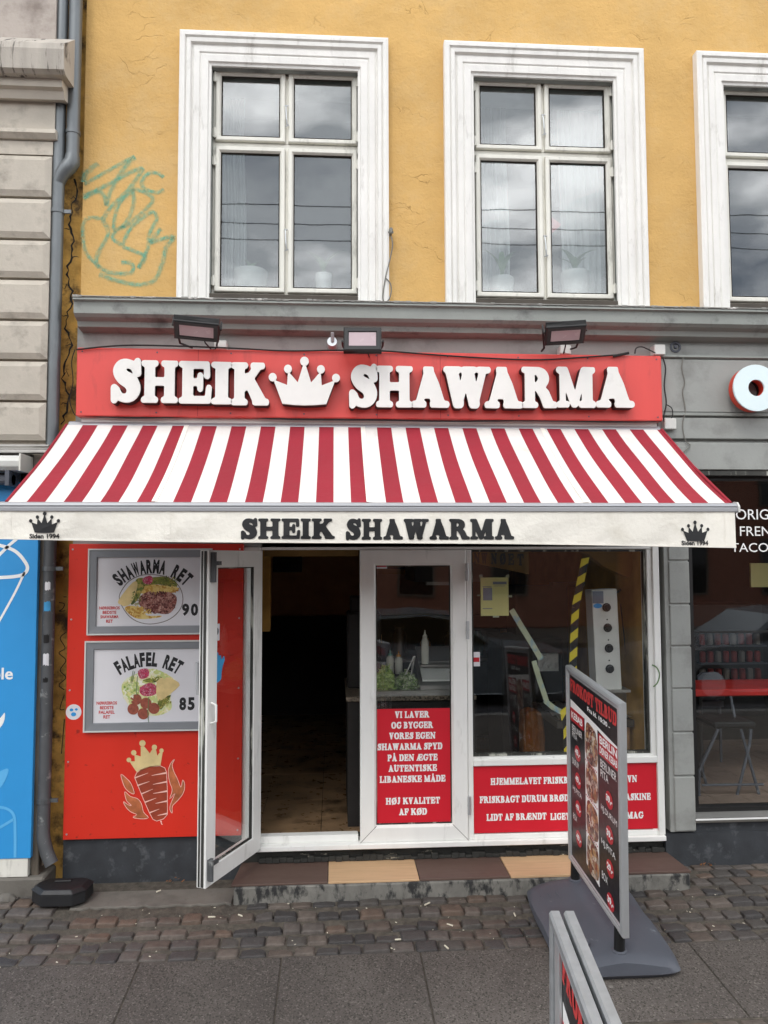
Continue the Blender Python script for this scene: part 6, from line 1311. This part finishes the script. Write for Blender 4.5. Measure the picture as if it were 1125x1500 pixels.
for tx, v0 in (('BERLINER', .69), ('PITA', .655), ('DURUM', .52), ('HJ.PITA', .38), ('BOX', .24)): stx(b, tx, .1, .1+.026*len(tx), v0, v0+.03, .0)
for (u, vs_, pr) in ((.79, (.53, .375, .225, .075), ('39,-', '39,-', '29,-', '39,-')), (.21, (.595, .46, .32, .17), ('49,-', '49,-', '49,-', '49,-'))):
    for v_, p_ in zip(vs_, pr):
        MB().add([(u*PW+.045*cos(k*pi/10), .0078, v_*PH+.04*sin(k*pi/10)) for k in range(20)], [tuple(range(20))]).build('price_spot', 'printred', pf_); sans_text(MB(), p_, u*PW-.036, u*PW+.038, v_*PH-.018, v_*PH+.02, .0068, .05).build('price', 'printwhite', pf_)
# base in the sign's own frame, made level with the pavement
def base_mesh():
    n = 20; v = []; f = []; hu, hv, cu_, cv_ = .365, .285, PW/2-.01, TH/2-.005
    gl = lambda x, y, h: None
    def wp(u, w_, h):
        X_ = 1.275+w_; Y_ = -.635-u; return MS.inverted() @ Vector((X_, Y_, gz(Y_)+.002+h))
    def sh(a, c):   # concave sides, pointed corners
        k_ = 1-.10*(abs(a)*abs(c))**4; return a*hu*(1-.03*(1-c*c))*k_, c*hv*(1-.06*(1-a*a))*k_
    for i in range(n+1):
        for j in range(n+1):
            a, c = i/n*2-1, j/n*2-1; u, w_ = sh(a, c)
            m_ = max(abs(a), abs(c)); h = .105-.03*(a*a*.6+c*c)-.02*(abs(a)*abs(c))-.012*(m_ > .999)
            if abs(c) < .2 and abs(a) < .8: h += .006
            v.append(wp(u, w_, h))
    for i in range(n):
        for j in range(n): f.append((i*(n+1)+j, (i+1)*(n+1)+j, (i+1)*(n+1)+j+1, i*(n+1)+j+1))
    ring = [(i, 0) for i in range(n+1)]+[(n, j) for j in range(1, n+1)]+[(i, n) for i in range(n-1, -1, -1)]+[(0, j) for j in range(n-1, 0, -1)]
    b0 = len(v)
    for k, (i, j) in enumerate(ring):
        a, c = i/n*2-1, j/n*2-1; u, w_ = sh(a, c); v.append(wp(u*1.01, w_*1.015, .022)); 
    for k, (i, j) in enumerate(ring):
        a, c = i/n*2-1, j/n*2-1; u, w_ = sh(a, c); v.append(wp(u*.95, w_*.95, .0))
    R_ = len(ring)
    for k in range(R_):
        i, j = ring[k]; i2, j2 = ring[(k+1) % R_]; f.append((i*(n+1)+j, i2*(n+1)+j2, b0+(k+1) % R_, b0+k)); f.append((b0+k, b0+(k+1) % R_, b0+R_+(k+1) % R_, b0+R_+k))
    f.append(tuple(b0+R_+k for k in range(R_))); return MB().add(v, f)
base_mesh().build('base', 'plastic', ps, smooth=True)
Mi = MS.inverted()
for u in (.07, PW-.07):
    top = Vector((u, TH/2, .01)); wt = MS @ top; bt_ = Mi @ Vector((wt.x, wt.y+.012, gz(wt.y)+.075)); MB().tube([top, bt_], .024, 16).build('post', 'black', ps); MB().lathe([(.034, -.004), (.034, .012), (.025, .016)], tuple(bt_+Vector((0, 0, .01))), 18).build('collar', 'plastic', ps)
wq = Mi @ Vector((1.13, -.86, gz(-.86)+.098)); MB().lathe([(.03, 0), (.03, .008), (.02, .01)], tuple(wq), 16).build('filler_cap', 'plastic', ps)
b = MB()
for k, off in enumerate((-.19, -.15, -.11)):
    b.tube([Mi @ Vector((1.275+off+.05*cos(t*2.2), -.635+.28*(t-.5)*1.6, gz(-.635+.28*(t-.5)*1.6)+.098-abs(off)**2*.8)) for t in [q_/8 for q_ in range(9)]], .0035, 5)
b.build('moulded_rib', 'plastic', ps)
# second sign, nearer the street: the same kind, turned a little
ps2 = copy_tree(ps); ps2['label'] = 'nearer pavement sign of which only the top corner shows at the bottom edge'
A0 = P(811, 1334, -2.68); A1 = Vector((P(868, 1500, -3.03)[0], -3.03, 0)); dirv = Vector((A1.x-A0[0], A1.y+2.68, 0)).normalized()
ex2 = Vector((dirv.x, dirv.y, -.055)).normalized(); ez2 = Vector((0, 0, 1)); ez2 = (ez2-ex2*ez2.dot(ex2)).normalized(); ey2 = ez2.cross(ex2)
for ch_ in list(ps2.children):
    if ch_.name.startswith('frame'): bpy.data.objects.remove(ch_)
def rail_loop(y, r_):
    b = MB(); w_ = r_*1.8; b.frame(0, PW, 0, PH, [(0, y+.012), (0, y-.006), (.004, y-.011), (w_-.004, y-.011), (w_, y-.006), (w_, y+.012), (0, y+.012)])
    return b
rail_loop(.0, .0125).build('frame', 'galv', ps2); rail_loop(.032, .0125).build('frame', 'galv', ps2)
MB().frame(.028, PW-.028, .028, PH-.028, [(0, .012), (0, -.004), (.012, -.006), (.014, .002), (.02, .002), (.02, .008)]).build('snap_frame', 'silver', ps2)
M2 = Matrix((ex2, ey2, ez2)).transposed().to_4x4(); FT = Vector((A0[0], -2.68, A0[1])); M2.translation = FT-ez2*PH
ps2.matrix_world = M2

# ================================================================== LITTER, CARS AND WIRES
random.seed(21)
spots = [(240, 1313), (128, 1336), (195, 1341), (352, 1333), (366, 1347), (232, 1402), (500, 1322), (640, 1352), (654, 1389), (696, 1322), (776, 1375), (553, 1372), (660, 1356), (592, 1376)]
spots = [(692+4, 1321), (654, 1388), (626, 1335), (659, 1357), (754, 1345), (583, 1377), (480, 1322), (352, 1350), (232, 1318), (310, 1352)]
where = ['beside the step, under the second brown tile', 'near the nearer sign on the last stone row', 'among the stones in front of the step', 'between stones in the middle row', 'just left of the sign base', 'at the edge of the slabs in the middle', 'against the step under the beige tile', 'in front of the open door', 'near the black bait box', 'in a stone joint left of the open door']
for i, (x, y) in enumerate(spots):
    gx, gy = GP(x, y, .004); a = random.uniform(0, pi); l_ = random.uniform(.012, .02)
    solo(MB().tube([(gx-l_*cos(a), gy-l_*sin(a), gz(gy)+.006), (gx+l_*cos(a), gy+l_*sin(a), gz(gy)+.007)], .004, 6), 'cigarette_end', 'straw', 'pale cigarette end '+where[i], 'litter', (gx, gy, gz(gy)), 'cigarette ends on the pavement')
b = MB(); random.seed(33)
for i in range(260):                                  # grit, straws and leaf crumbs in the joints
    x = random.uniform(-1.6, 2.2); y = random.uniform(-.70, -.25); a = random.uniform(0, 2*pi); l_ = random.uniform(.002, .006); w = random.uniform(.0008, .002); z = gz(y)+random.uniform(-.010, .0)
    b.quad((x-l_*cos(a)-w*sin(a), y-l_*sin(a)+w*cos(a), z), (x-l_*cos(a)+w*sin(a), y-l_*sin(a)-w*cos(a), z+.002), (x+l_*cos(a)+w*sin(a), y+l_*sin(a)-w*cos(a), z+.003), (x+l_*cos(a)-w*sin(a), y+l_*sin(a)+w*cos(a), z+.001))
o = b.build('grit', 'straw'); tag(o, 'pale grit and straw crumbs lying in the cobble joints', 'grit', kind='stuff')
for i, (x, y, w) in enumerate(((835, 1240, .05), (1033, 1263, .06), (258, 1288, .05))):
    if i == 1: gx, gy = P(x, y, -.02)[0], -.04; z0_ = gz(gy)+.004
    elif i == 0: gx, gy = P(x, y, -.02)[0], -.02; z0_ = .2235
    else: gx, gy = P(x, y, -.02)[0], -.03; z0_ = .151
    b = MB(); random.seed(i+50)
    for k in range(9):
        p_ = [(gx+random.uniform(-w, w)*.9, gy+random.uniform(-.02, .012), z0_+random.uniform(0, .012)) for _ in range(1)][0]; s_ = .012; b.quad(*[(p_[0]+random.uniform(-1, 1)*s_, p_[1]+random.uniform(-1, 1)*s_, p_[2]+random.uniform(0, 1)*s_) for _ in range(4)])
    solo(b, 'dry_leaves', 'dryleaf' if i else 'straw', ['scrap of white paper on the step under the shop window', 'crumbled dry leaves at the foot of the right-hand plinth', 'crumbled brown leaves on the ledge under the red panel'][i], 'litter', (gx, gy, z0_))
def car(x0, y, z, L_, lab, flip=1):
    t = thing('parked_car', lab, 'car', (x0+L_/2, y, z), 'cars across the street, mirrored in the glass')
    side = [(0, .28), (.02, .62), (.1, .78), (.9, .88), (1.25, .93), (1.85, 1.36), (2.4, 1.44), (3.1, 1.40), (3.75, 1.02), (4.2, .95), (4.3, .7), (4.32, .3), (3.9, .2), (.4, .2)]
    if flip < 0: side = [(4.32-a, c) for a, c in side][::-1]
    s_ = L_/4.32; b = MB(); n = len(side)
    for (yy, ins) in ((-.85, 0), (.85, 0)): pass
    v = []
    for yy, k_ in ((-.84, .0), (-.87, .06), (.87, .06), (.84, .0)):
        for a, c in side: v.append((x0+a*s_, y+yy*(1-.18*max(0, (c-.9))/.5), z+c))
    b.add(v, [(i*n+k, i*n+(k+1) % n, (i+1)*n+(k+1) % n, (i+1)*n+k) for i in range(3) for k in range(n)]+[tuple(range(n-1, -1, -1)), tuple(3*n+k for k in range(n))])
    b.build('body', 'carpaint', t, bevel=.03)
    gl_ = [(1.42, .97), (1.92, 1.32), (2.4, 1.385), (3.02, 1.345), (3.5, 1.02)]
    if flip < 0: gl_ = [(4.32-a, c) for a, c in gl_][::-1]
    for sy in (-1, 1):
        vv = [(x0+a*s_, y+sy*(.885-.17*max(0, c-.9)/.5), z+c) for a, c in gl_]; MB().quad(*vv).build('side_window', 'carglass', t)
    for wxx in (.8, 3.45):
        for sy in (-1, 1):
            w_ = MB().lathe([(.2, -.09), (.31, -.09), (.32, -.06), (.32, .06), (.31, .09), (.2, .09)], (0, 0, 0), 24); cx_ = x0+wxx*s_; w_.v = [Vector((cx_+q_.x, y+sy*.8+q_.z, z+.32+q_.y)) for q_ in w_.v]; wo = w_.build('wheel', 'tyre', t)
            w_ = MB().lathe([(.2, -.095), (.19, -.07), (.05, -.06), (.05, .06), (.19, .07), (.2, .095)], (0, 0, 0), 20); w_.v = [Vector((cx_+q_.x, y+sy*.8+q_.z, z+.32+q_.y)) for q_ in w_.v]; w_.build('rim', 'silver', wo)
car(5.0, -8.0, -.36, 4.5, 'grey car parked across the street, mirrored in the right-hand window')
car(-.6, -8.1, -.36, 4.4, 'grey car parked across the street, mirrored in the shop window', -1)
for i, z in enumerate((8.25, 7.9, 7.6)):
    solo(MB().tube([(-40, -9, z-.2), (40, -9, z+.2)], .009, 6), 'overhead_wire', 'cable', ['highest', 'middle', 'lowest'][i]+' of three overhead street wires mirrored in the upper windows', 'wire', (0, -9, z), 'overhead wires above the street')
